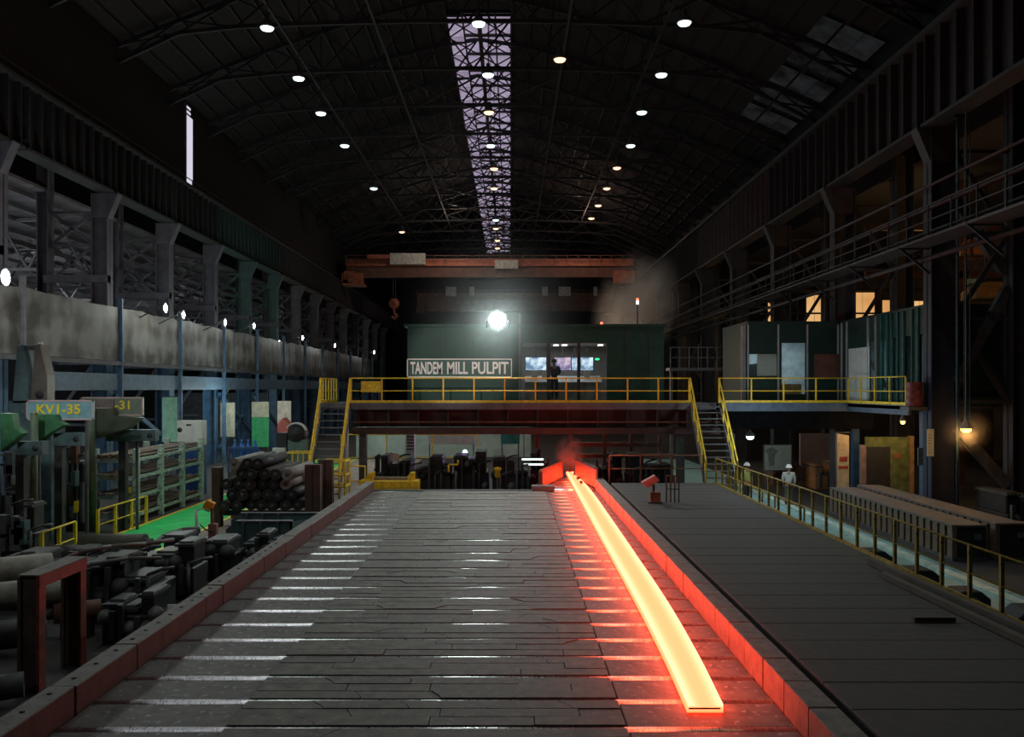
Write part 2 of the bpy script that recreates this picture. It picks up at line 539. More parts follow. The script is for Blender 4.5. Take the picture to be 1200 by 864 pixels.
# flood lamps on the band
floods = [(-160, 258, 130, (.96, .97, 1), .22), (5, 325, 300, (.96, .97, 1), .2), (193, 361, 130, (.9, 1, .97), .16), (214, 369, 110, (1, 1, .85), .14), (263, 378, 120, (.95, 1, .97), .15),
          (297, 382, 110, (.95, 1, .92), .15), (354, 396, 130, (.95, 1, .96), .17), (392, 405, 120, (.95, 1, .96), .17), (438, 413, 130, (.95, 1, .96), .2)]
lampW = E('flood_white', (.93, 1, .98), 60)
for k, (px_, py_, pw, c, r) in enumerate(floods):
    D = 17.8 / ((598 - px_) / 1000)
    z = 5 - (py_ - 455) / 1000 * D
    x = -17.8
    t = thing('flood_lamp', '%s white flood lamp above the dappled sheet band' % ORD[k], 'lamp', (x, D, z), 'flood lamps along the left sheet band')
    MB().lathe((x, D, z), [(.05, -.28), (.2, -.2), (r + .12, .02), (r + .12, .06), (r + .04, .04)], 12, 'x').build('housing', steel2, t)
    MB().lathe((x + .03, D, z), [(0, -.02), (r, -.01), (r * .8, .06), (0, .1)], 12, 'x').build('bulb', lampW, t)
    MB().bar((x - .3, D, z), (-19.1, D, z - .5), .06).build('arm', steel, t)
    light('POINT', 'flood_light', (x + .3, D - .1, z - .05), pw * 1.0, c, .2, parent=t)

# ------------------------------------------------------------------ side aisle left: roof, wall, trusses seen between the columns
aisle = M('aisle_sheet', (.16, .16, .17), .8, 0, .4, .8)
g = MB()
g.add([(-22.6, 20, 14.6), (-22.6, 140, 14.6), (-48, 140, 12.2), (-48, 20, 12.2), (-22.6, 20, 14.75), (-22.6, 140, 14.75), (-48, 140, 12.35), (-48, 20, 12.35)],
      [(0, 1, 2, 3), (4, 7, 6, 5), (0, 4, 5, 1), (2, 6, 7, 3), (1, 5, 6, 2), (0, 3, 7, 4)])
ar = g.build('ceiling_aisle', aisle); ar['kind'] = 'structure'
pu = MB()
for i in range(16):
    x = -23.5 - i * 1.6; z = 14.6 - (-22.6 - x) * 2.4 / 25.4 - .12
    pu.bar((x, 20, z), (x, 140, z), .1, .2)
pu.build('purlin', steel2, ar)
for y in range(30, 138, 8):
    w = MB()
    zb = 11.4
    for i in range(8):
        x0 = -23 - i * 3; x1 = x0 - 3
        zt = lambda x: 14.4 - (-22.6 - x) * 2.4 / 25.4
        w.bar((x0, y, zb), (x1, y, zb), .16, .16); w.bar((x0, y, zt(x0)), (x1, y, zt(x1)), .16, .16)
        w.bar((x0, y, zb), ((x0 + x1) / 2, y, zt((x0 + x1) / 2)), .1); w.bar(((x0 + x1) / 2, y, zt((x0 + x1) / 2)), (x1, y, zb), .1)
    w.build('truss_frame', steel2, ar)
wl_ = MB().box(-48.3, -48, 20, 140, 0, 12.4).build('wall_aisle_left', M('aisle_wall', (.05, .055, .06), .8, 0, .4, .5)); wl_['kind'] = 'structure'
slit = E('daylight_gap', (.82, .78, 1), 1.6)
g = MB()
rr = random.Random(3)
for k in range(70):
    y = 60 + rr.random() * 78; z = 5 + rr.random() * 6.5
    if rr.random() < .5: z = 10 + rr.random() * 2
    a, c = .1 + rr.random() * .5, .08 + rr.random() * .3
    g.box(-47.99, -47.93, y, y + a, z, z + c)
g.build('daylight_hole', slit, wl_)['kind'] = 'stuff'
for k, (x, y, pw) in enumerate([(-29, 40, 420), (-33, 60, 300), (-33, 85, 250), (-30, 110, 200), (-36, 72, 150), (-28, 28, 250)]):
    t = thing('aisle_lamp', '%s bell lamp under the side aisle roof, seen between columns' % ORD[k], 'lamp', (x, y, 11.1), 'side aisle lamps')
    MB().lathe((x, y, 11.1), [(.04, .4), (.12, .3), (.35, .05), (.37, 0)], 12).build('shade', steel2, t)
    MB().lathe((x, y, 11.1), [(.3, .03), (.2, -.06), (0, -.08)], 12).build('bulb', E('aisle_bulb', (1, 1, .95), 25), t)
    MB().bar((x, y, 11.5), (x, y, 14.6 + (x + 22.6) * 2.4 / 25.4), .04).build('stem', steel, t)
    light('POINT', 'aisle_light', (x, y, 10.7), pw, (.92, .95, 1), .3, parent=t)

# tall daylight slit in the upper left wall
sl = thing('window_2', 'tall narrow bright slit high in the left wall', None, (XL + 2.95, 54.4, 18), kind='structure')
MB().box(XL + 2.92, XL + 2.95, 53.8, 54.95, 17.4, 22.3).build('pane', E('slit_light', (.83, .8, .95), .8), sl)
for z in (22.45, 22.75):
    MB().box(XL + 2.92, XL + 2.95, 53.8, 54.6, z, z + .14).build('pane', E('slit_light', (.83, .8, .95), .8), sl)
MB().box(XL + 2.92, XL + 3.0, 53.65, 53.8, 17.4, 23).build('window_frame', steel2, sl)
# ------------------------------------------------------------------ high bay lamps, three rows
whiteb = E('bulb_cool', (.72, 1, .97), 3); warmb = E('bulb_warm', (1, .56, .34), 2.4)
def bay_lamp(x, y, z, warm, k, row, pw):
    t = thing('high_bay_lamp', '%s bell lamp of the %s roof row, %s glow' % (ORD[k], row, 'orange' if warm else 'cool white'), 'lamp', (x, y, z), 'roof lamps, %s row' % row)
    MB().lathe((x, y, z), [(.03, .62), (.1, .6), (.1, .4), (.14, .36), (.3, .12), (.34, 0), (.32, 0)], 14).build('shade', steel2, t)
    MB().lathe((x, y, z), [(.31, .03), (.26, -.07), (.12, -.12), (0, -.13)], 14).build('bulb', warmb if warm else whiteb, t)
    MB().bar((x, y, z + .6), (x, y, roofz(x) + .1), .04).build('stem', black, t)
    light('SPOT', 'bay_light', (x, y, z - .2), pw, (1, .6, .35) if warm else (.96, 1, .95), .3, parent=t, spot=math.radians(120))
rows = {'right': [(802, 27, 0), (775, 88, 0), (752, 132, 0), (739, 171, 0), (723, 197, 1), (711, 221, 1), (701, 241, 1), (693, 256, 1)],
        'left': [(313, 33, 0), (350, 92, 0), (376, 133, 0), (404, 171, 0), (438, 221, 0), (471, 272, 1)],
        'centre': [(561, 28, 0), (572, 88, 0), (573, 132, 1), (575, 171, 0), (579, 198, 1), (579, 221, 1), (581, 258, 0), (581, 268, 1), (583, 282, 1), (583, 291, 1)]}
for row, ls in rows.items():
    for k, (px, py_, wm) in enumerate(ls):
        D = 16.5 / ((455 - py_) / 1000)
        p = at(px, py_, D)
        bay_lamp(p.x, p.y, p.z, wm, k, row, 330 if D < 90 else 200)
for row, xx in (('right', 7.9), ('left', -11.2), ('centre', -1.4)):
    for k, yy in enumerate((32.2, 25.8, 19.4, 13.0)):
        o = bay_lamp(xx, yy, 21.5, 0, k, row + ' overhead out-of-frame', 330)
light('SPOT', 'rear_fill', (-9, 1, 13), 450, (1, .97, .92), .4, rot=(math.radians(74), 0, math.radians(-12)), spot=math.radians(75))  # unseen fill added from the camera side towards the platform
light('SPOT', 'rear_fill', (-6, 2, 13), 14000, (1, .98, .94), .1, rot=(math.radians(79.6), 0, math.radians(-5.7)), spot=math.radians(8.5))  # narrow unseen fill added to brighten the pulpit name board
light('SPOT', 'sign_fill', (-13, 19, 7.5), 700, (.95, 1, .97), .2, rot=(math.radians(68), 0, math.radians(9)), spot=math.radians(34))  # unseen fill added in front of the left sign boards
light('SPOT', 'rear_fill', (-17, 6, 10), 170, (.95, 1, .97), .4, rot=(math.radians(70), 0, math.radians(-2)), spot=math.radians(80))  # unseen fill added for the left side, no fixture
p = at(656, 70, 43)
bay_lamp(p.x, p.y, p.z, 1, 0, 'odd tilted', 60)

# ------------------------------------------------------------------ overhead cranes
def crane(y, z0, z1, x0, x1, label, m1, m2, cab):
    t = thing('overhead_crane', label, 'crane', ((x0 + x1) / 2, y, z0))
    MB().box(x0, x1, y, y + .8, z0, z1 - (z1 - z0) * .42).build('girder', m2, t)
    MB().box(x0, x1, y - .4, y, z1 - (z1 - z0) * .42, z1 - (z1 - z0) * .3).build('walkway', m1, t)
    MB().box(x0, x1, y + .1, y + .9, z1 - (z1 - z0) * .42, z1).build('upper_girder', m1, t)
    r = MB()
    n = 26
    for i in range(n + 1):
        x = x0 + (x1 - x0) * i / n
        r.bar((x, y - .35, z1 - (z1 - z0) * .3), (x, y - .35, z1 + .35), .07)
    r.bar((x0, y - .35, z1 + .3), (x1, y - .35, z1 + .3), .07); r.bar((x0, y - .35, z1 - .2), (x1, y - .35, z1 - .2), .05)
    r.build('handrail', brownc, t)
    for x in (x0, x1 - 1.2):
        MB().box(x, x + 1.2, y - 1.6, y + 2.6, z0 - .35, z0 + .5).build('end_truck', m1, t)
    return t
c1 = crane(100, 18.0, 20.2, -19.2, 14.4, 'orange overhead crane bridge spanning the hall behind the pulpit', orangec, brownc, 1)
MB().box(-14.0, -9.9, 99.2, 99.7, 19.4, 20.7).build('electrical_panel', M('dusty_white', (.55, .55, .5), .7), c1)
MB().box(-1.8, .9, 99.2, 99.7, 18.9, 19.9).build('electrical_panel', M('dusty_white', (.55, .55, .5), .7), c1)
MB().box(-16.6, -14.1, 98.9, 100, 20.0, 20.5).build('trolley_deck', orangec, c1)
cab = MB()
cab.box(-19.2, -16.8, 97.6, 99.8, 16.8, 17.0); cab.box(-18.6, -17.2, 98, 99.5, 17.0, 18.3)
cab.build('operator_cab', orangec, c1)
cr = MB()
for x in (-19.2, -18.0, -16.8):
    cr.bar((x, 97.6, 17), (x, 97.6, 18.1), .08)
cr.bar((-19.2, 97.6, 18.1), (-16.8, 97.6, 18.1), .08); cr.bar((-19.2, 97.6, 17.5), (-16.8, 97.6, 17.5), .06)
cr.build('cab_rail', orangec, c1)
MB().box(12.0, 14.4, 98.8, 100, 17.2, 18.6).build('end_bracket', orangec, c1)
c2 = crane(124, 16.2, 18.9, -13.5, 15.0, 'brown crane bridge further back, low above the pulpit roof', brownc, brownc, 0)
for x0, x1 in ((-9.3, -7.8), (-5.9, -5.2), (4.6, 5.4), (7.0, 8.7), (12, 12.5)):
    MB().box(x0, x1, 122.9, 123.3, 17.7 + .6, 19.0 + .6).build('switch_box', M('dusty_white', (.55, .55, .5), .7), c2)
# hook block hanging left
t = thing('hook_block', 'round orange hook block hanging left of the pulpit', 'crane hook', at(462, 358, 100.4))
p = at(462, 356, 100.4)
MB().lathe(p, [(0, -.3), (.62, -.25), (.62, .25), (0, .3)], 18, 'y').build('sheave', orangec, t)
MB().lathe(p, [(.0, -.36), (.2, -.34), (.2, -.3)], 12, 'y').build('hub', brownc, t)
MB().tube(p + Vector((-.15, 0, .5)), p + Vector((-.15, 0, 3.2)), .04, 6).tube(p + Vector((.15, 0, .5)), p + Vector((.15, 0, 3.2)), .04, 6).build('rope', steel, t)
MB().path([p + Vector((0, 0, -.5)), p + Vector((0, 0, -1.1)), p + Vector((.35, 0, -1.4)), p + Vector((.1, 0, -1.8)), p + Vector((-.3, 0, -1.5))], .14, 8).build('hook', orangec, t)
light('POINT', 'crane_work_light', (-6, 94, 21.5), 550, (1, .8, .65), .5)
light('POINT', 'crane_work_light', (8, 94, 21.5), 400, (1, .65, .5), .5)

# ================================================================== roller table
ZT = .9
tab = thing('roller_table', 'wide run-out roller table of steel plates and polished rollers', 'roller table', (-1, 22, 0))
ry = [10.25 + .905 * (k - 1) for k in range(0, 28)]
rme = MB().tube((-4.42, 0, 0), (4.42, 0, 0), .165, 24).mesh(rollm)
for y in ry:
    inst('roller', rme, tab, (-1, y, ZT + .02 - .165))
MB().box(-5.43, 3.43, 8.3, 34.2, .1, .62).build('bed', black, tab)
def pbox(name, x0, x1, y0, y1, z, h, mat, parent):
    key = (name, round(x1 - x0, 3), round(y1 - y0, 3), mat.name)
    me = pmesh.get(key)
    if me is None:
        g = MB()
        c = .012
        w, d = x1 - x0, y1 - y0
        g.box(0, w, 0, d, -h, -c)
        g.add([(0, 0, -c), (w, 0, -c), (w, d, -c), (0, d, -c), (c, c, 0), (w - c, c, 0), (w - c, d - c, 0), (c, d - c, 0)],
              [(0, 1, 5, 4), (1, 2, 6, 5), (2, 3, 7, 6), (3, 0, 4, 7), (4, 5, 6, 7)])
        me = pmesh[key] = g.mesh(mat)
    return inst(name, me, parent, (x0, y0, z))
for k in range(len(ry) - 1):
    a, c = ry[k] + .075, ry[k + 1] - .075
    for x0, x1 in ((-5.44, -3.45), (1.42, 3.44)):
        o = pbox('bay_plate', x0, x1, a, c, ZT, .06, platel, tab)
        o.rotation_euler = (R.uniform(-.004, .004), R.uniform(-.002, .002), 0)
    # dressed cover planks over the middle
    nr = 3 if k < 11 else 2
    A, B_ = ry[k] + .05, ry[k + 1] - .05
    hh = (B_ - A) / nr
    for j in range(nr):
        y0 = A + hh * j + .006; y1 = A + hh * (j + 1) - .006
        base = [-2.35, -1.05, .45] if k < 11 else [-1.9, .1]
        js = [[(-3.42, y0), (-3.42, y1)]]
        for b0 in base:
            x = b0 + R.uniform(-.42, .42)
            if R.random() < .5:
                d = R.choice((-1, 1)) * R.uniform(.06, .2)
                js.append([(x, y0), (x + d * .3, y0 + (y1 - y0) * .35), (x + d, y0 + (y1 - y0) * .7), (x + d * 1.5, y1)])
            else:
                js.append([(x, y0), (x, y1)])
        js.append([(1.40, y0), (1.40, y1)])
        for q in range(len(js) - 1):
            l = [(u + .006, v) for u, v in js[q]]; r_ = [(u - .006, v) for u, v in js[q + 1]]
            poly = l[::1] + r_[::-1]
            zz = ZT + .03 + R.uniform(-.008, .008)
            MB().prism(poly, 'z', ZT - .05, zz).build('cover_plank', plate, tab)
# far extension of the hot lane and its funnel
for k in range(5):
    y = 34.6 + k * .905
    inst('roller', MB().tube((1.3, 0, 0), (3.4, 0, 0), .165, 16).mesh(rollm) if k == 0 else bpy.data.objects['roller.028'].data, tab, (0, y, ZT + .02 - .165))
    pbox('bay_plate', 1.3, 3.4, y + .075, y + .82, ZT, .06, platel, tab)
MB().box(1.2, 3.5, 34.2, 39.5, .1, .62).build('bed', black, tab)
MB().box(-5.5, 1.2, 34.0, 34.3, 0, .93).build('end_beam', steel, tab)
MB().box(.85, 1.75, 33.7, 34.3, .93, 1.12).build('end_block', steel2, tab)
dyel = M('dirty_yellow', (.36, .25, .03), .6, 0, .4, 6, spot=.58, spotcol=(.07, .06, .04))
fun = thing('entry_funnel', 'flared funnel of two guide plates glowing red at the far end of the hot lane', 'guide', (2.5, 37, .9))
gm = M('guide_steel', (.42, .2, .12), .55, .2, .3, 4)
def wing(name, a, b, zlo, zhi):
    g = MB()
    d = (Vector(b) - Vector(a)).normalized(); n = Vector((-d.y, d.x, 0)) * .04
    vs = []
    for p in (a, b):
        for sgn in (-1, 1):
            for z in (zlo, zhi):
                vs.append(Vector((p[0], p[1], z)) + n * sgn)
    g.add(vs, [(0, 1, 3, 2), (4, 6, 7, 5), (0, 4, 5, 1), (2, 3, 7, 6), (1, 5, 7, 3), (0, 2, 6, 4)])
    return g.build(name, gm, fun)
wing('guide_plate', (1.22, 34.6, 0), (2.36, 39.0, 0), .95, 1.68)
wing('guide_plate', (3.5, 34.6, 0), (3.0, 39.0, 0), .95, 1.72)
MB().box(1.15, 1.3, 34.45, 34.65, .9, 1.62).build('stop_post', wood, fun)
MB().bar((3.5, 34.6, 1.74), (3.02, 39.0, 1.74), .16, .05).build('cap_rail', steel, fun)

# ------------------------------------------------------------------ hot strip
hm = bpy.data.materials.new('hot_steel'); hm.use_nodes = True
nt = hm.node_tree; b = nt.nodes['Principled BSDF']
b.inputs['Base Color'].default_value = (.01, .008, .006, 1); b.inputs['Roughness'].default_value = 1; b.inputs['Specular IOR Level'].default_value = 0
at_ = nt.nodes.new('ShaderNodeAttribute'); at_.attribute_name = 'glow_level'
rp = nt.nodes.new('ShaderNodeValToRGB')
el = rp.color_ramp.elements
el[0].position = 0; el[0].color = (1, .035, .01, 1)
el[1].position = 1; el[1].color = (1, .12, .06, 1)
e = el.new(.3); e.color = (1, .06, .022, 1)
e = el.new(.6); e.color = (1, .062, .025, 1)
nt.links.new(at_.outputs['Color'], rp.inputs[0]); nt.links.new(rp.outputs[0], b.inputs['Emission Color'])
b.inputs['Emission Strength'].default_value = 11
def curve(pts, d):
    """smooth interpolation through (distance, x) pairs"""
    for k in range(len(pts) - 1):
        if d <= pts[k + 1][0] or k == len(pts) - 2:
            p1, p2 = pts[k], pts[k + 1]
            p0 = pts[max(0, k - 1)]; p3 = pts[min(len(pts) - 1, k + 2)]
            t = (d - p1[0]) / (p2[0] - p1[0]); w = p2[0] - p1[0]
            m1 = (p2[1] - p0[1]) / max(.01, p2[0] - p0[0]) * w; m2 = (p3[1] - p1[1]) / max(.01, p3[0] - p1[0]) * w
            return (2 * t ** 3 - 3 * t * t + 1) * p1[1] + (t ** 3 - 2 * t * t + t) * m1 + (-2 * t ** 3 + 3 * t * t) * p2[1] + (t ** 3 - t * t) * m2
LX = [(10.76, 2.22), (12.6, 2.29), (15.8, 2.355), (20, 2.40), (26, 2.46), (33.9, 2.56), (41, 2.66)]
RX = [(10.5, 2.66), (12.6, 2.80), (15.8, 2.93), (20, 3.0), (26, 3.08), (33.9, 3.14), (41, 2.98)]
Lp, Rp = [], []
d = 10.72
while d < 41:
    Lp.append((curve(LX, d), d)); Rp.append((curve(RX, d), d)); d += .75
vs, heat, fs = [], [], []
cols = 9
for (xa, D), (xb, _) in zip(Lp, Rp):
    for i in range(cols):
        u = i / (cols - 1)
        x = xa + .03 + (xb - xa - .03) * u
        edge = abs(2 * u - 1)
        z = 1.0 + .025 * edge ** 3
        vs.append((x, D, z)); heat.append(.58 + .42 * edge ** 2.2)
    vs.append((xb, D, .922)); heat.append(.0)
    vs.append((xa, D, .922)); heat.append(.0)
K = cols + 2
for r_ in range(len(Lp) - 1):
    for i in range(K):
        fs.append((r_ * K + i, r_ * K + (i + 1) % K, (r_ + 1) * K + (i + 1) % K, (r_ + 1) * K + i))
fs.append(tuple(range(K))[::-1]); fs.append(tuple(range((len(Lp) - 1) * K, len(Lp) * K)))
me = bpy.data.meshes.new('hot'); me.from_pydata(vs, [], fs); me.materials.append(hm)
bm = bmesh.new(); bm.from_mesh(me); bmesh.ops.recalc_face_normals(bm, faces=bm.faces); bm.to_mesh(me); bm.free()
a_ = me.attributes.new('glow_level', 'FLOAT_COLOR', 'POINT')
for i_, h_ in enumerate(heat):
    a_.data[i_].color = (h_, h_, h_, 1)
me.update()
hot = bpy.data.objects.new('hot_steel_strip', me); COL.objects.link(hot)
tag(hot, 'glowing yellow-white hot steel strip lying along the rollers', 'steel strip')
light('AREA', 'strip_glow_fill', (2.6, 24.5, 1.55), 540, (1, .10, .045), .45, sy=27.5)  # unseen red fill added above the strip to widen its glow on the plates
MB().box(2.24, 2.64, 10.712, 10.72, .965, .985).build('crop_end', M('scale', (.02, .01, .01), .9), hot)
# dark scale flakes on the strip near the funnel
fl = MB()
for px, py_, s_ in ((671, 551, .1), (674, 556, .12), (677.5, 561, .1), (681, 566, .07), (668, 549, .08)):
    D = 4.0 / ((py_ - 455) / 1000)
    x = (px - 598) / 1000 * D
    fl.prism([(x - s_, D - .5), (x + s_ * .8, D - .3), (x + s_ * 1.2, D + .6), (x - s_ * .4, D + .5)], 'z', 1.0, 1.03)
fl = fl.build('scale_flake', M('scale', (.02, .01, .01), .9), hot)

# ------------------------------------------------------------------ kerbs
kl = thing('side_guard', 'worn red kerb of bolted steel blocks along the left edge of the roller table', 'kerb', (-5.6, 22, .5))
y = 8.0; seg = [1.80, .92]; i = 0
ys = [8.0, 8.95, 10.7, 12.46, 13.4, 15.3, 16.2, 17.95, 18.9, 20.7, 21.6, 23.4, 24.3, 26.1, 27, 28.8, 29.7, 31.5, 32.4, 34.2]
bolt = MB().lathe((0, 0, 0), [(.035, 0), (.035, .012), (0, .012)], 6).mesh(black)
for a, c in zip(ys, ys[1:]):
    dz = R.uniform(-.008, .008)
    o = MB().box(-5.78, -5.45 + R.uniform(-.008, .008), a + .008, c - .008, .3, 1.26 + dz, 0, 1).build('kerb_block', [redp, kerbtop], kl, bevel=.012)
    n = max(2, int((c - a) / .45))
    if a < 20:
        for j in range(n):
            inst('bolt_head', bolt, o, (-5.62, a + (c - a) * (j + .5) / n, 1.26 + dz))
kr = thing('side_guard', 'kerb of steel blocks lit red by the hot strip, edging the grey deck', 'kerb', (3.6, 22, .5))
y = 8.06
while y < 34.2:
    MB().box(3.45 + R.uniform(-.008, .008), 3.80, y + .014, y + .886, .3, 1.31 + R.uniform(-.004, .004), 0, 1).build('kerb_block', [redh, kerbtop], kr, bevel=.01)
    y += .9

# ------------------------------------------------------------------ right deck
dk = thing('floor_deck', None, None, (6, 22, 1.2), kind='structure')
dk['label'] = 'dark grey plate deck beside the hot lane'
y = 8.0 - .0
y = 8.0
k = 0
while y < 33:
    pbox('deck_plate', 3.92, 7.98, y + .005, y + .895, 1.31 + R.uniform(-.003, .003), .05, deckm, dk)
    y += .9
MB().box(3.92, 4.02, 8, 33.2, .0, 1.25).build('deck_support', black, dk)
MB().box(7.85, 8.0, 8, 33.2, .0, 1.25).build('deck_support', black, dk)
MB().box(4.0, 7.9, 33.0, 33.15, .0, 1.25).build('deck_support', black, dk)
MB().box(7.9, 7.96, 8, 33.2, 1.3, 1.38).build('toe_board', dyel, dk)
for (x0, ya, x1, yb, w, h, lab) in ((7.25, 16.6, 7.42, 10.2, .14, .1, 'long dark timber lying along the railing foot, farther from the yellow posts'), (7.5, 17.8, 7.72, 10.0, .12, .13, 'long dark timber lying against the yellow posts of the deck railing'), (6.35, 13.45, 7.0, 13.45, .1, .07, 'short dark bar lying crosswise at the end of the long timbers')):
    tag(MB().bar((x0, ya, 1.325 + h / 2), (x1, yb, 1.325 + h / 2), w, h).build('timber_beam', M('old_timber', (.09, .08, .07), .8, 0, .3, 4)), lab, 'timber')

# ------------------------------------------------------------------ railings
def rail(name, label, pts, posts, h, mat, group=None, r=.03, toe=False, mids=(.5,), pr=None):
    """pts: polyline (floor level); posts: spacing"""
    root = thing(name, label, 'railing', pts[0], group)
    T = MB()
    mid = MB()
    pr = pr or r
    for a, b_ in zip(pts, pts[1:]):
        a = Vector(a); b_ = Vector(b_)
        T.tube(a + Vector((0, 0, h)), b_ + Vector((0, 0, h)), r, 8)
        for m_ in mids:
            mid.tube(a + Vector((0, 0, h * m_)), b_ + Vector((0, 0, h * m_)), r * .8, 8)
        n = max(1, round((b_ - a).length / posts))
        me = MB().box(-pr, pr, -pr, pr, 0, h).mesh(mat)
        for i in range(n + 1):
            if i == 0 and a != Vector(pts[0]):
                continue
            inst('post', me, root, a + (b_ - a) * i / n)
        if toe:
            mid2 = MB().bar(a + Vector((0, 0, .07)), b_ + Vector((0, 0, .07)), .02, .14)
            mid2.build('toe_board', mat, root)
    T.build('top_rail', mat, root)
    mid.build('mid_rail', mat, root)
    return root
rail('guard_rail', 'yellow pipe railing along the outer edge of the grey deck', [(7.93, 10.9, 1.31), (7.93, 32.9, 1.31)], .96, .98, dyel, r=.022, pr=.03)
rail('guard_rail', 'dark yellow railing on the walkway beyond the deck, by the white-helmeted worker', [(9.3, 27, 0), (9.3, 36, 0)], 1.5, 1.2, dyel, r=.025)
rail('guard_rail', 'low brown railing in front of the machinery past the far end of the deck', [(3.9, 33.6, 1.3), (7.6, 33.6, 1.3)], 1.3, 1.05, M('brown_rail', (.2, .08, .04)), r=.025)

# ------------------------------------------------------------------ platform, pulpit
ZP = 4.33
pf = thing('floor_platform', None, None, (0, 38, ZP), kind='structure')
pf['label'] = 'steel mezzanine platform carrying the pulpit'
MB().box(-8.3, 9.2, 37.0, 42.5, 4.20, 4.33).build('deck', steel, pf)
edge = M('platform_edge', (.10, .105, .12), .6, 0, .3, 2)
MB().box(-8.3, 9.2, 36.9, 37.02, 4.07, 4.36).build('edge_beam', edge, pf)
MB().box(-6.85, 9.1, 37.5, 37.6, 3.3, 4.2).build('web_plate', M('platform_steel', (.05, .028, .024), .7, 0, .35, 2), pf)
pfm_ = M('platform_steel', (.05, .028, .024), .7, 0, .35, 2)
rib = MB().box(-.04, .04, -.35, 0, 0, .85).mesh(pfm_)
for i in range(13):
    inst('stiffener', rib, pf, (-6.6 + i * 1.3, 37.5, 3.33))
MB().box(-6.85, 9.1, 36.95, 37.6, 3.0, 3.28).build('lower_beam', pfm_, pf)
MB().box(-6.85, 9.1, 37.0, 37.08, 3.5, 3.56).build('pipe_run', wood, pf)
for x in (-6.6, 7.3, -.5 + 10):
    MB().box(x, x + .3, 37.2, 37.6, 0, 3.0).build('support_post', steel, pf)
rail('guard_rail', 'long yellow railing across the platform in front of the pulpit', [(-6.9, 37.0, ZP), (7.75, 37.0, ZP)], 1.32, 1.1, yellow, toe=True, r=.028)
rail('guard_rail', 'short yellow railing at the top left corner of the platform', [(-8.25, 40.5, ZP), (-8.25, 37.0, ZP)], .6, 1.1, yellow, r=.028, toe=True)
MB().box(8.9, 14.9, 37.0, 39.4, 4.2, 4.33).build('deck', steel, pf)
MB().box(14.6, 15.3, 31.3, 39.4, 4.2, 4.33).build('deck', steel, pf)
MB().box(8.9, 14.75, 36.9, 37.02, 4.0, 4.36).build('edge_beam', M('blue_grey_edge', (.07, .10, .15), .6), pf)
MB().box(14.6, 14.72, 31.3, 37.0, 4.0, 4.36).build('edge_beam', M('blue_grey_edge', (.07, .10, .15), .6), pf)
rail('guard_rail', 'yellow railing in front of the green cabin on the right', [(9.05, 37.0, ZP), (14.65, 37.0, ZP), (14.65, 31.6, ZP)], 1.32, 1.1, yellow, toe=True, r=.026)
MB().box(8.9, 16, 37.6, 37.8, 3.2, 4.2).build('web_plate', M('web_black', (.008, .008, .009), .8), pf)

def stairs(label, xl, xr, ytop, ybot, ztop, zbot, n=13):
    t = thing('steel_stairs', label, 'stairs', ((xl + xr) / 2, ybot, zbot))
    for x in (xl, xr):
        MB().bar((x, ytop, ztop - .1), (x, ybot, zbot), .05, .25).build('stringer', steel2, t)
        g = MB()
        g.bar((x, ytop, ztop + 1.1), (x, ybot, zbot + 1.1), .055); g.bar((x, ytop, ztop + .55), (x, ybot, zbot + .55), .045)
        g.build('handrail', yellow, t)
        me = MB().box(-.03, .03, -.03, .03, 0, 1.1).mesh(yellow)
        for i in range(5):
            f = i / 4
            inst('post', me, t, (x, ytop + (ybot - ytop) * f, ztop + (zbot - ztop) * f))
    tm = MB().box(-(xr - xl) / 2 + .05, (xr - xl) / 2 - .05, -.14, .14, -.02, .02).mesh(steel2)
    for i in range(n):
        f = (i + .5) / n
        inst('tread', tm, t, ((xl + xr) / 2, ytop + (ybot - ytop) * f, ztop + (zbot - ztop) * f))
    return t
stairs('yellow-railed steel stairs at the left end of the platform', -8.2, -6.95, 37.0, 34.6, ZP, .55)
stairs('yellow-railed steel stairs between the pulpit platform and the green cabin', 7.8, 9.05, 37.0, 34.0, ZP, 1.0)

# pulpit building
pul = thing('pulpit_cabin', 'dark green control cabin with lit windows on the platform', 'cabin', (1.2, 40, ZP))
y0 = 39.0
zt = 7.8
x0, x1 = -4.7, 7.02
def px2x(px, D=39.0):
    return (px - 598) / 1000 * D
wins = [(px2x(611), px2x(641)), (px2x(645), px2x(676.5)), (px2x(680), px2x(711))]
zw0, zw1 = 5 - (478 - 455) * .039 + .35, 5 + (455 - 402) * .039
f = MB()
f.box(x0, wins[0][0], y0, y0 + .12, ZP, zt); f.box(wins[2][1], x1, y0, y0 + .12, ZP, zt)
f.box(wins[0][0], wins[2][1], y0, y0 + .12, zw1, zt); f.box(wins[0][0], wins[2][1], y0, y0 + .12, ZP, zw0)
f.build('front_wall', greenp, pul)
MB().box(x0, x0 + .12, y0 + .12, y0 + 4, ZP, zt).build('side_wall', greenp, pul)
MB().box(x1 - .12, x1, y0 + .12, y0 + 4, ZP, zt).build('side_wall', greenp, pul)
inner = M('cabin_interior', (.45, .44, .42), .7, 0, .15, 1)
MB().box(x0, x1, y0 + 3.9, y0 + 4, ZP, zt).build('back_wall', inner, pul)
MB().box(x0 - .15, x1 + .1, y0 - .12, y0 + 4.1, zt, zt + .12).build('roof', greenp, pul)
MB().box(x0, x1, y0 + .12, y0 + 4, zt - .75, zt - .7).build('inner_ceiling', inner, pul)
MB().box(x0 + .1, x1, y0 + .12, y0 + 4, ZP + .01, ZP + .15).build('cabin_floor', steel2, pul)
MB().box(wins[0][0] - .25, wins[0][0] - .2, y0 + .12, y0 + 4, ZP, zt - .7).build('partition', inner, pul)
MB().box(wins[2][1] + .5, wins[2][1] + .55, y0 + .12, y0 + 4, ZP, zt - .7).build('partition', inner, pul)
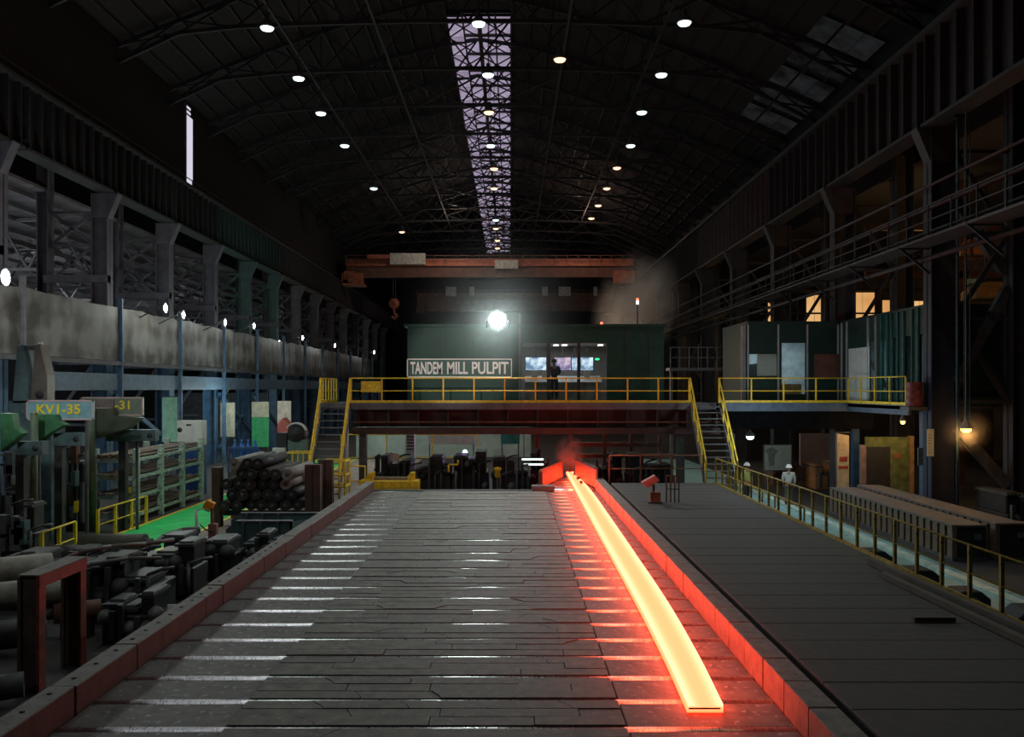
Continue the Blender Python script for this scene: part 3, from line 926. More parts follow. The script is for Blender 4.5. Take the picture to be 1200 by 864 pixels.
for a, b_ in ((wins[0][1], wins[1][0]), (wins[1][1], wins[2][0])):
    MB().box(a, b_, y0 - .03, y0 + .15, zw0, zw1).build('mullion', black, pul)
gl = bpy.data.materials.new('window_glass'); gl.use_nodes = True
nt = gl.node_tree; nt.nodes.remove(nt.nodes['Principled BSDF'])
tr = nt.nodes.new('ShaderNodeBsdfTransparent'); tr.inputs[0].default_value = (.9, .93, .92, 1)
gs = nt.nodes.new('ShaderNodeBsdfGlossy'); gs.inputs['Roughness'].default_value = .05
ms = nt.nodes.new('ShaderNodeMixShader'); ms.inputs[0].default_value = .06
nt.links.new(tr.outputs[0], ms.inputs[1]); nt.links.new(gs.outputs[0], ms.inputs[2]); nt.links.new(ms.outputs[0], nt.nodes['Material Output'].inputs[0])
for a, b_ in wins:
    MB().box(a, b_, y0 + .05, y0 + .07, zw0, zw1).build('window_pane', gl, pul)
# panel joints on the front
for x in (-3.2, -1.7, -.2, 5.2, 6.3):
    MB().box(x, x + .03, y0 - .015, y0, ZP, zt).build('panel_joint', black, pul)
MB().box(wins[0][0] - .12, wins[0][0] - .02, y0 - .08, y0, ZP, 8.4).build('conduit', steel2, pul)
ln = thing('lamp_lens', 'white ceiling lamps', 'x', (0, 0, 0)); bpy.data.objects.remove(ln)
cl = E('cabin_ceiling_light', (1, .93, .85), 7)
for x in (2.05, 2.45, 4.15):
    MB().box(x, x + .22, y0 + 1.2, y0 + 1.45, zt - .8, zt - .75).build('ceiling_lamp', cl, pul)
light('AREA', 'cabin_light', (2.4, y0 + 1.8, zt - .85), 24, (.95, .96, 1), 3, parent=pul, sy=2)
# screens on a wall rack inside
scr = EN('screen_image', (.75, .85, 1), (.12, .22, .35), 1.5, 2.2, .42, .58)
scr2 = EN('screen_image_pink', (.8, .6, .75), (.12, .12, .3), 1.2, 2.0, .42, .58)
def monitor(px0, px1, py0, py1, D, label, m):
    a = at(px0, py1, D); c = at(px1, py0, D)
    t = thing('monitor', label, 'monitor', ((a.x + c.x) / 2, D, a.z), 'monitors inside the pulpit')
    MB().box(a.x - .03, c.x + .03, D, D + .08, a.z - .03, c.z + .03).build('bezel', black, t)
    MB().box(a.x, c.x, D - .01, D, a.z, c.z).build('screen', m, t)
    MB().bar(((a.x + c.x) / 2, D + .1, c.z), ((a.x + c.x) / 2, D + .1, zt - .75), .05).build('mount', steel, t)
monitor(616, 640, 419, 434, 41.2, 'wide screen behind the leftmost pulpit window', scr)
monitor(650, 669, 419, 434, 41.2, 'pinkish screen beside the standing operator', scr2)
monitor(670, 676.5, 419, 434, 41.2, 'narrow blue screen right of the pinkish one', scr)
monitor(680.5, 695, 419, 434, 41.2, 'bright screen behind the rightmost pulpit window', scr)
ex = thing('exit_lamp', 'small green lit sign on the cabin back wall', 'sign', at(700, 421, 42.8))
p = at(700, 421, 42.7)
MB().box(p.x - .12, p.x + .12, 42.75, 42.85, p.z - .06, p.z + .06).build('case', steel, ex)
MB().box(p.x - .1, p.x + .1, 42.74, 42.75, p.z - .05, p.z + .05).build('face', E('exit_green', (.05, 1, .35), 2), ex)
dsk = thing('control_desk', 'pale control desk with panels behind the pulpit windows', 'desk', (2.4, 40, ZP + .15))
MB().box(.7, 4.3, 40.2, 40.9, ZP + .15, ZP + .95).build('desk_body', M('desk_grey', (.35, .37, .36), .6), dsk)
MB().prism([(40.0, ZP + .95), (40.9, ZP + .95), (40.9, ZP + 1.25), (40.7, ZP + 1.25)], 'x', .7, 4.3).build('console_slope', M('desk_light', (.5, .52, .5), .6), dsk)
for x in (1.0, 1.5, 3.5):
    MB().box(x, x + .3, 40.35, 40.5, ZP + 1.15, ZP + 1.5).build('console_display', M('display_beige', (.6, .6, .55), .6), dsk)
# signs on roof
for k, (px, py_, lab) in enumerate(((705, 381, 'small red and white signal light on the pulpit roof edge'), (747, 353, 'red and white signal light on a mast in the steam behind the pulpit'))):
    p = at(px, py_, 39.6 + k)
    t = thing('signal_light', lab, 'signal light', (p.x, p.y, 7.92))
    MB().tube((p.x, p.y, 7.92), (p.x, p.y, p.z - .05), .03, 8).build('mast', steel, t)
    MB().tube((p.x, p.y, p.z - .14), (p.x, p.y, p.z), .06, 10).build('white_lens', E('sig_white', (.8, .85, 1), 5), t)
    MB().tube((p.x, p.y, p.z), (p.x, p.y, p.z + .13), .06, 10).build('red_lens', E('sig_red', (1, .12, .06), 4), t)
# name board
nb = thing('name_board', 'green board with white letters TANDEM MILL PULPIT', 'sign', at(539, 442, 38.95))
a = at(477, 442.5, 38.9); c = at(600, 420.5, 38.9)
MB().box(a.x, c.x, 38.86, 38.94, a.z, c.z).build('board', M('board_green', (.02, .09, .06), .5, 0, .2), nb)
lw = M('letter_white', (.9, .86, .82), .6, 0, .05)
bd = MB()
for q in ((a.x, c.x, a.z, a.z + .05), (a.x, c.x, c.z - .05, c.z), (a.x, a.x + .05, a.z, c.z), (c.x - .05, c.x, a.z, c.z)):
    bd.box(q[0], q[1], 38.83, 38.86, q[2], q[3])
bd.build('border', lw, nb)
for w_, pa, pb in (('TANDEM', 481, 518.5), ('MILL', 524, 548.5), ('PULPIT', 553, 596)):
    q = at(pa, 438.6, 38.84); r_ = at(pb, 424.2, 38.84)
    text('lettering', w_, lw, nb, (q.x, 38.84, q.z), r_.x - q.x, r_.z - q.z, off=.024)
# big flood lamp over the pulpit
p = at(583, 375, 38.3)
fl_ = thing('flood_lamp', 'large dazzling white flood lamp on a bracket over the pulpit front', 'lamp', (p.x, p.y, 7.9))
MB().lathe(p, [(.12, .34), (.3, .22), (.46, .02), (.46, -.03), (.36, -.01)], 20, 'y').build('reflector', steel2, fl_)
MB().lathe(p, [(0, -.07), (.22, -.05), (.36, .01)], 20, 'y').build('lens', E('flood_lens', (.88, 1, .98), 220), fl_)
MB().bar(p + Vector((0, .3, 0)), (p.x, 39.2, 7.92), .08).bar(p + Vector((-.5, .1, 0)), p + Vector((-.5, .6, -.3)), .05).bar(p + Vector((.5, .1, 0)), p + Vector((.5, .6, -.3)), .05).build('bracket', steel, fl_)
light('SPOT', 'pulpit_flood', p + Vector((0, -.3, 0)), 1500, (.9, 1, .97), .3, rot=(math.radians(90 - 20), 0, math.radians(180)), parent=fl_, spot=math.radians(128))

# yellow board, blue drum etc. on platform left
pb = thing('yellow_sheet', 'yellow sheet panel fixed behind the platform railing left of the pulpit', 'panel', at(435, 461, 37.6))
a = at(423, 460, 37.4); c = at(446, 447, 37.4)
MB().box(a.x, c.x, 37.4, 37.45, a.z, c.z).build('sheet', yellow, pb)
for x in (a.x + .05, c.x - .1):
    MB().box(x, x + .05, 37.45, 37.5, ZP, c.z).build('leg', steel, pb)

# ------------------------------------------------------------------ right green cabin
rc = thing('green_cabin', 'dark green panelled office cabin with white doors on the right platform', 'cabin', (13, 39, ZP))
gcab = M('cabin_green', (.004, .027, .02), .6, 0, .3, 3)
mull = M('cabin_trim', (.34, .37, .38), .5, 0, .15)
zc = 7.98
FY = 39.3
def fx(px): return (px - 598) / 1000 * FY
def fz(py_): return 5 - (py_ - 455) / 1000 * FY
openings = [(878, 911, 415, 441, 'w'), (916, 944, 402, 462, 'w'), (993, 1018, 0, 0, 'd')]
g = MB()
XA, XB = fx(876), 15.2
segs = [(XA, fx(878), None), (fx(878), fx(911), (415, 441)), (fx(911), fx(916), None), (fx(916), fx(944), (402, 462)), (fx(944), XB, None)]
for a, c, op in segs:
    if op is None:
        MB().box(a, c, FY, FY + .1, ZP, zc).build('wall_panel', gcab, rc)
    else:
        MB().box(a, c, FY, FY + .1, fz(op[0]), zc).build('wall_panel', gcab, rc)
        if fz(op[1]) > ZP + .05:
            MB().box(a, c, FY, FY + .1, ZP, fz(op[1])).build('wall_panel', gcab, rc)
        MB().box(a, c, FY + .04, FY + .06, fz(op[1]), fz(op[0])).build('window_pane', gl, rc)
MB().box(fx(888), fx(911), FY + .1, FY + .13, fz(441), fz(415)).build('blind', M('blind_white', (.7, .72, .68), .7, 0, .08), rc)
MB().box(fx(954), fx(986), FY - .06, FY, fz(444), fz(415)).build('brown_board', M('board_brown', (.13, .05, .035), .8), rc)
for px in (875.5, 911, 945, 981, 990):
    MB().box(fx(px), fx(px) + .07, FY - .05, FY, ZP, zc - .05).build('upright_trim', mull, rc)
# door on the front right, its face seen obliquely beside the corner
MB().box(fx(958 + 36), 15.19, FY - .07, FY - .01, ZP, fz(412)).build('door', M('door_white', (.55, .58, .56), .6, 0, .12), rc) if fx(994) < 15.19 else None
# side wall X=15.2 from y 31.4 to 39.3, strip windows
SX = 15.2
def sy(px): return SX / ((px - 598) / 1000)
cuts = [985, 990, 1000, 1015, 1019, 1027, 1032, 1040, 1045, 1053, 1060, 1072, 1077, 1087]
MB().box(SX, SX + .1, 31.3, FY, 7.0, zc).build('wall_panel', gcab, rc)
MB().box(SX, SX + .1, 31.3, FY, ZP, 4.9).build('wall_panel', gcab, rc)
MB().box(SX - .06, SX, sy(1019), sy(996), ZP + .05, 6.75).build('door', M('door_white', (.55, .58, .56), .6, 0, .12), rc)
wy = [(sy(1018) , FY - .0)]
for a, c in ((sy(1018), FY), (sy(1033), sy(1027.5)), (sy(1046), sy(1041)), (sy(1060), sy(1053)), (sy(1077), sy(1070))):
    MB().box(SX, SX + .1, a, c, 4.9, 7.0).build('wall_panel', gcab, rc)
for a, c in ((sy(1027), sy(1018)), (sy(1041), sy(1033)), (sy(1053), sy(1046)), (sy(1070), sy(1060)), (31.3, sy(1077))):
    MB().box(SX + .04, SX + .06, a, c, 4.9, 7.0).build('window_pane', gl, rc)
for px in (987, 993, 1018, 1027, 1033.5, 1041, 1046, 1053, 1060, 1070, 1077):
    MB().box(SX - .08, SX, sy(px) - .05, sy(px), ZP, zc).build('upright_trim', mull if px < 1030 else M('teal_trim', (.03, .14, .13)), rc)
MB().box(XA, 19, 39.3, 44, zc, zc + .1).build('roof', gcab, rc)
MB().box(SX, 19, 31.3, 39.3, zc, zc + .1).build('roof', gcab, rc)
MB().box(XA, 19, 43.9, 44, ZP, zc).build('back_wall', M('office_wall', (.4, .48, .5), .7, 0, .3, 2), rc)
MB().box(18.9, 19, 31.3, 44, ZP, zc).build('back_wall', M('office_wall', (.4, .48, .5), .7, 0, .3, 2), rc)
MB().box(XA, XA + .1, FY + .1, 44, ZP, zc).build('wall_panel', gcab, rc)
MB().box(SX, 19, 31.3, 31.4, ZP, zc).build('wall_panel', gcab, rc)
MB().box(XA + .1, 18.9, 39.4, 43.9, ZP - .1, ZP).box(15.3, 18.9, 31.4, 39.4, ZP - .1, ZP).build('cabin_floor', steel, rc)
light('AREA', 'office_light', (13, 41.5, 7.8), 130, (.8, .93, 1), 3, parent=rc, sy=2)
light('AREA', 'office_light', (17.3, 35, 7.8), 90, (.8, .95, 1), 2, parent=rc, sy=5)
MB().box(12.0, 12.1, 41.0, 43.5, ZP, 6.2).build('shelf_unit', steel2, rc)
MB().box(12.6, 14.0, 41.0, 41.7, ZP, 5.2).build('office_desk', M('desk_wood', (.4, .22, .08), .6), rc)
# red drum by cabin
def drum(p, label, group, col=(.20, .035, .03)):
    t = thing('oil_drum', label, 'drum', p, group)
    x, y, z = p
    MB().lathe(p, [(0, 0), (.29, 0), (.3, .03), (.28, .05), (.28, .29), (.3, .31), (.28, .33), (.28, .57), (.3, .59), (.28, .61), (.28, .85), (.3, .87), (.3, .89), (.27, .89), (.27, .87), (0, .87)], 20).build('shell', M('drum_red%s' % group[:3], col, .5, 0, .3, 4), t)
    MB().tube((x + .1, y - .12, z + .87), (x + .1, y - .12, z + .9), .03, 8).build('bung', steel, t)
MB().box(14.3, 14.98, 30.6, 31.3, 4.2, 4.33).build('deck', steel, pf)
drum((14.66, 30.95, ZP), 'dark red drum standing at the railing end beside the green cabin', 'drum')
for k, (x, y) in enumerate(((14.9, 26.0), (15.55, 26.2), (16.0, 25.2))):
    drum((x, y, 0.0), 'dark red drum on the floor right of the ribbed troughs, %s from the big column' % ['first', 'second', 'third'][k], 'red drums by the right column')

# ------------------------------------------------------------------ right lane, troughs, people
lane = MB().box(8.02, 12.3, 12, 60, 0, .012).build('floor_lane', M('teal_lane', (.22, .42, .42), .45, 0, .3, 1.2, spot=.62, spotcol=(.08, .1, .1))); lane['kind'] = 'structure'
MB().box(11.55, 11.85, 12, 45, .012, .10).build('lane_kerb', M('lane_kerb', (.5, .66, .6), .5), lane)
def trough(x0, x1, y0, y1, z1, label):
    t = thing('ribbed_trough', label, 'trough', ((x0 + x1) / 2, (y0 + y1) / 2, 0))
    rib_ = M('trough_rib', (.15, .11, .08), .7, 0, .4, 3)
    MB().box(x0 + .12, x1, y0 + .05, y1, .05, z1 - .06).build('body', black, t)
    MB().box(x0 - .02, x1, y0, y1, z1 - .06, z1).build('lid', M('trough_lid', (.13, .11, .10), .7, 0, .3, 3), t)
    MB().box(x0, x1, y0, y1, 0, .1).build('base', steel, t)
    me = MB().box(0, .13, 0, .28, .1, z1 - .06).mesh(rib_)
    n = int((y1 - y0) / .42)
    for i in range(n):
        inst('rib', me, t, (x0, y0 + .02 + i * (y1 - y0 - .26) / (n - 1), 0))
    MB().box(x0 + .62, x0 + .82, y0 - .02, y0, z1 - .42, z1 - .26).build('tag_plate', steel2, t)
trough(12.75, 13.75, 24.6, 34.0, 1.05, 'nearer of two long ribbed steel troughs beside the teal lane')
trough(14.0, 14.88, 24.6, 34.4, 1.1, 'farther of two long ribbed steel troughs, behind the first')
for k, (x, y, s_, lab) in enumerate(((9.5, 22.5, .5, 'dark bearing block on the lane, nearest the trough corner'), (9.1, 23.6, .45, 'dark bearing block behind the deck railing, with a chipped top'), (9.6, 20.2, .5, 'squat dark block on the lane behind two yellow posts'), (9.9, 18.6, .42, 'dark block with a bore under the railing'), (10.0, 16.3, .55, 'tall dark block at the railing near the picture edge'))):
    t = thing('bearing_block', lab, 'machine part', (x, y, .012), 'dark blocks on the teal lane')
    MB().prism([(x - s_, 0.012), (x + s_, .012), (x + s_, s_ * 1.1), (x + s_ * .5, s_ * 1.5), (x - s_ * .5, s_ * 1.5), (x - s_, s_ * 1.1)], 'y', y - .3, y + .3).build('casting', black, t, bevel=.02)
    MB().lathe((x, y - .31, s_ * .8), [(0, 0), (s_ * .4, 0), (s_ * .45, -.04), (s_ * .3, -.04), (s_ * .28, .02)], 14, 'y').build('bore_ring', steel, t)

def person(x, y, z, face, label, shirt, trousers, helmet, h=1.73, arms='rest'):
    """one continuous skinned body; clothes and helmet are children"""
    t = thing('person', label, 'person', (x, y, z))
    def skin(name, pts, edges, rad, mat, sub=2, root=0):
        me = bpy.data.meshes.new(name); me.from_pydata(pts, edges, [])
        me.materials.append(mat)
        o = bpy.data.objects.new(name, me); COL.objects.link(o); o.parent = t
        o.rotation_euler.z = face
        s_ = o.modifiers.new('skin', 'SKIN'); s_.use_smooth_shade = True
        sv = me.skin_vertices[0].data if me.skin_vertices else None
        if sv is None:
            lay = None
        for i, r in enumerate(rad):
            sv[i].radius = r if isinstance(r, tuple) else (r, r)
            sv[i].use_root = (i == root)
        m_ = o.modifiers.new('sub', 'SUBSURF'); m_.levels = sub; m_.render_levels = sub
        return o
    k = h / 1.73
    V = lambda a, b_, c: (a * k, b_ * k, c * k)
    sk = M('skin_tone', (.32, .17, .11), .6, 0, .1)
    # joints: pelvis, waist, chest, neck, head
    P = [V(0, 0, .93), V(0, 0, 1.1), V(0, .01, 1.32), V(0, .01, 1.47), V(0, -.01, 1.56), V(0, -.01, 1.66)]
    rd = [(.15, .1), (.13, .095), (.17, .11), .05, (.075, .09), (.07, .085)]
    ed = [(0, 1), (1, 2), (2, 3), (3, 4), (4, 5)]
    def chain(start, pts, rs):
        prev = start
        for q, r in zip(pts, rs):
            P.append(V(*q)); rd.append(r); ed.append((prev, len(P) - 1)); prev = len(P) - 1
        return prev
    for s_ in (-1, 1):
        st = .12 if s_ > 0 else -.06
        chain(0, [(s_ * .09, 0, .86), (s_ * .10, st * .3 - .02, .5), (s_ * .11, st + .03, .1), (s_ * .12, st - .1, .04)], [.085, .06, .042, .04])
        if arms == 'rest':
            w = chain(2, [(s_ * .19, 0, 1.4), (s_ * .24, .03, 1.14), (s_ * .22, -.08, .92)], [.055, .042, .03])
            hx, hy, hz = s_ * .22, -.1, .85
        else:
            w = chain(2, [(s_ * .19, 0, 1.4), (s_ * .25, -.06, 1.16), (s_ * .16, -.28, 1.08)], [.055, .042, .03])
            hx, hy, hz = s_ * .14, -.36, 1.07
        chain(w, [(hx, hy, hz)], [(.035, .018)])
        hw = len(P) - 1
        for f_ in range(4):
            o_ = (f_ - 1.5) * .018
            ln_ = (.07, .08, .078, .06)[f_]
            dz = -1 if arms == 'rest' else -.2
            dy = -.2 if arms == 'rest' else -1
            chain(hw, [(hx, hy + (o_ if arms == 'rest' else dy * .03), hz - .03 if arms == 'rest' else hz + o_ * 0), (hx - s_ * .01, hy + o_ + dy * ln_ * .6, hz + dz * ln_ * .7), (hx - s_ * .03, hy + o_ + dy * ln_, hz + dz * ln_ - .01)], [.01, .009, .008])
        chain(hw, [(hx - s_ * .035, hy - .03, hz - .01), (hx - s_ * .04, hy - .05, hz - .045)], [.011, .009])
    skin('body', P, ed, rd, sk)
    # face features
    fc = MB()
    fc.lathe((0, -.108 * k, 1.605 * k), [(0, -.02), (.012, -.008), (.014, .012)], 8, 'y')
    for s_ in (-1, 1):
        fc.lathe((s_ * .082 * k, -.01, 1.6 * k), [(0, -.012), (.022, -.008), (.022, .008), (0, .012)], 8, 'x')
    o = bpy.data.objects.new('nose_and_ears', fc.mesh(sk)); COL.objects.link(o); o.parent = t; o.rotation_euler.z = face
    ey = MB()
    for s_ in (-1, 1):
        ey.lathe((s_ * .032 * k, -.098 * k, 1.625 * k), [(0, -.006), (.011, -.002), (.011, .004)], 8, 'y')
    ey.box(-.022, .022, -.104, -.096, 1.565 * k, 1.572 * k)
    o = bpy.data.objects.new('eyes_and_mouth', ey.mesh(black)); COL.objects.link(o); o.parent = t; o.rotation_euler.z = face
    # shirt
    P2 = [V(0, 0, .9), V(0, 0, 1.1), V(0, .01, 1.32), V(0, .01, 1.44)]
    r2 = [(.17, .125), (.165, .125), (.195, .135), (.075, .075)]
    e2 = [(0, 1), (1, 2), (2, 3)]
    for s_ in (-1, 1):
        b0 = len(P2)
        if arms == 'rest':
            P2 += [V(s_ * .2, 0, 1.39), V(s_ * .245, .03, 1.14), V(s_ * .225, -.06, .97)]
        else:
            P2 += [V(s_ * .2, 0, 1.39), V(s_ * .255, -.06, 1.16), V(s_ * .18, -.24, 1.09)]
        r2 += [.078, .062, .05]; e2 += [(2, b0), (b0, b0 + 1), (b0 + 1, b0 + 2)]
    skin('shirt', P2, e2, r2, shirt)
    P3 = [V(0, 0, .97)]; r3 = [(.165, .125)]; e3 = []
    for s_ in (-1, 1):
        st = .12 if s_ > 0 else -.06
        b0 = len(P3)
        P3 += [V(s_ * .09, 0, .84), V(s_ * .10, st * .3 - .02, .5), V(s_ * .11, st + .03, .12)]
        r3 += [.105, .08, .065]; e3 += [(0, b0), (b0, b0 + 1), (b0 + 1, b0 + 2)]
    skin('trousers', P3, e3, r3, trousers)
    for s_ in (-1, 1):
        st = .12 if s_ > 0 else -.06
        skin('boot', [V(s_ * .11, st + .03, .14), V(s_ * .11, st + .02, .055), V(s_ * .12, st - .14, .045)], [(0, 1), (1, 2)], [.055, .055, .045], black)
    g = MB()
    g.lathe((0, -.01, 1.64 * k), [(.155, -.005), (.125, .02), (.118, .06), (.09, .11), (.04, .135), (0, .14)], 18)
    g.box(-.07, .07, -.2, -.1, 1.63 * k, 1.645 * k)
    o = bpy.data.objects.new('helmet', g.mesh(helmet)); COL.objects.link(o); o.parent = t; o.rotation_euler.z = face
    return t
hw_ = M('helmet_white', (.8, .8, .78), .4, 0, .05)
person(11.75, 36.0, .012, math.radians(160), 'worker in a white helmet and pale grey shirt walking on the lane beyond the railing', M('shirt_grey', (.42, .44, .42), .8, 0, .15), M('trousers_olive', (.07, .08, .06), .8), hw_)
person(10.25, 37.0, .012, math.radians(20), 'worker in a white helmet and yellow-green vest half hidden by the railing posts', M('shirt_lime', (.35, .42, .12), .8, 0, .15), M('trousers_dark', (.03, .035, .05), .8), hw_)
person(px2x(649.5, 39.6), 39.62, ZP + .15, math.radians(185), 'dark clothed operator standing before the screens inside the pulpit', M('shirt_dark', (.03, .035, .05), .8), M('trousers_dark', (.03, .035, .05), .8), M('hair_black', (.01, .01, .01), .8), arms='fwd', h=1.84)

exec_sections = []
# ================================================================== things below the right platform
def panel(name, label, cat, px0, px1, py0, py1, D, mat, th=.08, legs=True, zb=0, frame=None):
    a = at(px0, py1, D); c = at(px1, py0, D)
    t = thing(name, label, cat, ((a.x + c.x) / 2, D, zb if legs else a.z))
    MB().box(a.x, c.x, D, D + th, a.z, c.z).build('sheet', mat, t)
    if frame:
        g = MB()
        w = .04
        for q in ((a.x - w, a.x, a.z - w, c.z + w), (c.x, c.x + w, a.z - w, c.z + w), (a.x, c.x, c.z, c.z + w), (a.x, c.x, a.z - w, a.z)):
            g.box(q[0], q[1], D - .02, D + th, q[2], q[3])
        g.build('frame', frame, t)
    if legs and a.z > zb + .05:
        for x in (a.x + .03, c.x - .09):
            MB().box(x, x + .06, D + .01, D + .06, zb, a.z).build('leg', steel, t)
    return t
t = panel('stencilled_screen', 'grey-green panel with a dark stencilled figure, behind the worker in the white helmet', 'panel', 896, 927, 522, 551, 42, M('panel_grey', (.22, .26, .22), .7, 0, .15), frame=steel)
a = at(905, 548, 41.97)
MB().prism([(a.x - .15, a.z + .05), (a.x + .1, a.z + .1), (a.x + .12, a.z + .6), (a.x + .3, a.z + .8), (a.x, a.z + 1.0), (a.x - .35, a.z + .85), (a.x - .2, a.z + .6)], 'y', 41.97, 41.985).build('stencil_mark', M('stencil', (.1, .11, .1)), t)
ww = MB().box(at(938, 0, 46).x, at(979, 0, 46).x, 46, 46.2, 0, 2.55).build('wall_pink', M('pink_plaster', (.38, .27, .24), .8, 0, .2, 2)); ww['kind'] = 'structure'
yw = thing('wall_yellow', None, None, (16.5, 38, 0), kind='structure'); yw['label'] = 'mottled yellow-green room wall with a dark doorway under the platform'
ym = M('yellow_green_wall', (.15, .17, .055), .85, 0, .5, 2.5)
D = 37.5
xa, xb, xm = at(1015, 0, D).x, at(1066, 0, D).x, at(1043.5, 0, D).x
MB().box(xm, xb, D, D + .15, 0, 2.85).build('wall_sheet', ym, yw)
MB().box(xa, xm, D, D + .15, 2.42, 2.85).build('wall_sheet', ym, yw)
MB().box(xa, xm, D + .02, D + .1, 0, 2.42).build('door_leaf', M('door_dark', (.035, .032, .028), .8), yw)
MB().box(xa - .22, xa, D - .02, D + .2, 0, 2.5).build('door_post', M('post_pink', (.3, .2, .16)), yw)
MB().box(xb, xb + .18, D - .05, D + .2, 0, 2.9).build('corner_post', M('post_orange', (.4, .22, .09)), yw)
MB().box(at(1047, 0, D).x, at(1056, 0, D).x, D - .04, D, at(0, 537, D).z, at(0, 531, D).z).build('name_plate', M('plate_rust', (.28, .12, .05)), yw)
# banner pillar
bn = thing('hanging_banner', 'tall narrow orange and white banner lit by a lamp, left of the blue column', 'banner', (14.8, 37, .3))
a = at(981, 580, 37.0); c = at(995, 508, 37.0)
MB().prism([(a.x, a.z + .1), (c.x, a.z), (c.x, c.z - .1), (a.x, c.z)], 'y', 37.0, 37.03).build('cloth', M('banner_cloth', (.62, .46, .26), .8, 0, .3, 2.5, spot=.63, spotcol=(.5, .12, .06)), bn)
zm = a.z + (c.z - a.z) * .45
MB().box(a.x + .06, c.x - .05, 36.985, 37.0, zm - .08, zm + .05).box(a.x + .1, c.x - .08, 36.985, 37.0, zm + .25, zm + .45).build('red_print', M('print_red', (.4, .05, .03)), bn)
MB().tube((a.x - .05, 37.04, c.z + .03), (c.x + .05, 37.04, c.z + .03), .03, 8).build('top_rod', steel, bn)
MB().tube((a.x - .03, 37.05, 0), (a.x - .03, 37.05, c.z + .03), .03, 8).build('stay_pole', steel2, bn)
# notices on the column
for (px0, px1, py0, py1, lab) in ((1086.5, 1094.5, 503, 535, 'tall narrow white notice fixed to the big right column'), (1075.5, 1085, 525, 545.5, 'small white notice with dark drawing left of the big column')):
    D = 30.3 if px0 > 1080 else 32.8
    a = at(px0, py1, D); c = at(px1, py0, D)
    t = thing('notice', lab, 'notice', (a.x, D, a.z))
    MB().box(a.x, c.x, D, D + .02, a.z, c.z).build('sheet', M('notice_white', (.5, .55, .5), .7, 0, .1), t)
    g = MB()
    rr = random.Random(px0)
    for i in range(7):
        z = a.z + (c.z - a.z) * (.12 + .11 * i)
        g.box(a.x + .04, a.x + .04 + (c.x - a.x - .08) * rr.uniform(.4, 1), D - .004, D, z, z + .025)
    g.build('print_lines', M('ink_grey', (.2, .22, .22)), t)
    MB().box(a.x, c.x, D + .02, D + .06, c.z - .06, c.z).build('hanger', steel, t)
# blue slim columns under platform
for px, D, lab in ((1002, 39.2, 'slim blue column under the green cabin beside the banner'), (1084, 33, 'slim blue-grey column left of the big right column')):
    a = at(px, 0, D)
    c_ = MB().box(a.x - .15, a.x + .15, D - .15, D + .15, 0, 4.1).build('column', colblue); tag(c_, lab, None, None, 'structure')
# lamps on right
sod = E('sodium_bulb', (1, .5, .12), 5)
def small_lamp(px, py_, D, lab, m, pw, col, r=.13, post=True, zpost=0):
    p = at(px, py_, D)
    t = thing('work_lamp', lab, 'lamp', p)
    MB().lathe(p, [(.03, .3), (r + .03, .1), (r + .05, .02)], 12).build('shade', steel2, t)
    MB().lathe(p, [(r, .05), (r * .9, -.06), (r * .5, -.12), (0, -.13)], 12).build('bulb', m, t)
    MB().bar(p + Vector((0, 0, .3)), p + Vector((0, .0, .3 + (post if isinstance(post, float) else .5))), .04).build('stem', steel, t)
    light('POINT', 'work_light', p + Vector((0, -.15, -.25)), pw, col, .15, parent=t)
    return t
small_lamp(1132, 503, 28.5, 'dazzling orange lamp between the two right columns', sod, 60, (1, .5, .15), .17, post=10.5)
small_lamp(1058, 494, 36, 'small orange lamp over the yellow-green room', sod, 60, (1, .6, .25), .1)
small_lamp(879, 512, 39, 'white oval lamp under the platform beyond the stairs', E('white_small', (.8, .95, 1), 12), 60, (.8, .92, 1), .18, post=1.15)
light('POINT', 'banner_glow', (15.0, 36.2, 3.3), 28, (1, .55, .22), .2)
light('POINT', 'lane_fill', (10.4, 33.8, 3.9), 200, (.75, .92, 1), .4)  # fill added to brighten lane and workers, no fixture
light('POINT', 'lane_fill', (12.2, 20, 6.5), 25, (.7, .95, 1), .5)  # weaker fill added over the near lane, no fixture
# machinery below the right platform
def machine(label, x0, x1, y0, y1, z1, mat, parts=6, seed=0, name='machine_housing'):
    """a compact machine: body, stepped top, ribs, pipes, flanges"""
    rr = random.Random(seed)
    t = thing(name, label, 'machine', ((x0 + x1) / 2, (y0 + y1) / 2, 0))
    w = x1 - x0
    MB().box(x0, x1, y0, y1, 0, z1 * .55).build('base_block', mat, t, bevel=.03)
    u0 = x0
    for i in range(3):
        u1 = u0 + w * rr.uniform(.22, .4)
        u1 = min(u1, x1)
        zt_ = z1 * (1 if i == seed % 3 else rr.uniform(.68, .92))
        if u1 - u0 > .08:
            MB().box(u0 + .03, u1 - .03, y0 + rr.uniform(.05, .25), y1 - .1, z1 * .55, zt_).build('casing', mat, t, bevel=.03)
            MB().box(u0 + .0, u1 - .0, y0 + .02, y1 - .05, zt_ - .12, zt_ - .05).build('cover_lip', steel, t)
        u0 = u1
    for i in range(parts):
        x = x0 + w * (i + .5) / parts
        k_ = rr.random()
        if k_ < .4:
            MB().lathe((x, y0, z1 * rr.uniform(.25, .75)), [(0, -.14), (w * .05 + .05, -.12), (w * .06 + .06, -.02), (w * .08 + .06, 0), (w * .08 + .06, .05)], 12, 'y').build('flange', rr.choice((steel, steel2, mat)), t)
        elif k_ < .7:
            MB().box(x - .05, x + .05, y0 - .12, y0, z1 * .1, z1 * rr.uniform(.5, .9)).build('rib', steel, t)
        else:
            z = z1 * rr.uniform(.6, 1.0)
            MB().path([(x, y0 - .08, 0.1), (x, y0 - .08, z), (x + .3, y0 - .08, z + .12), (x + .5, y0 + .1, z + .12)], .04, 8).build('pipe', rr.choice((steel, steel2)), t)
    return t
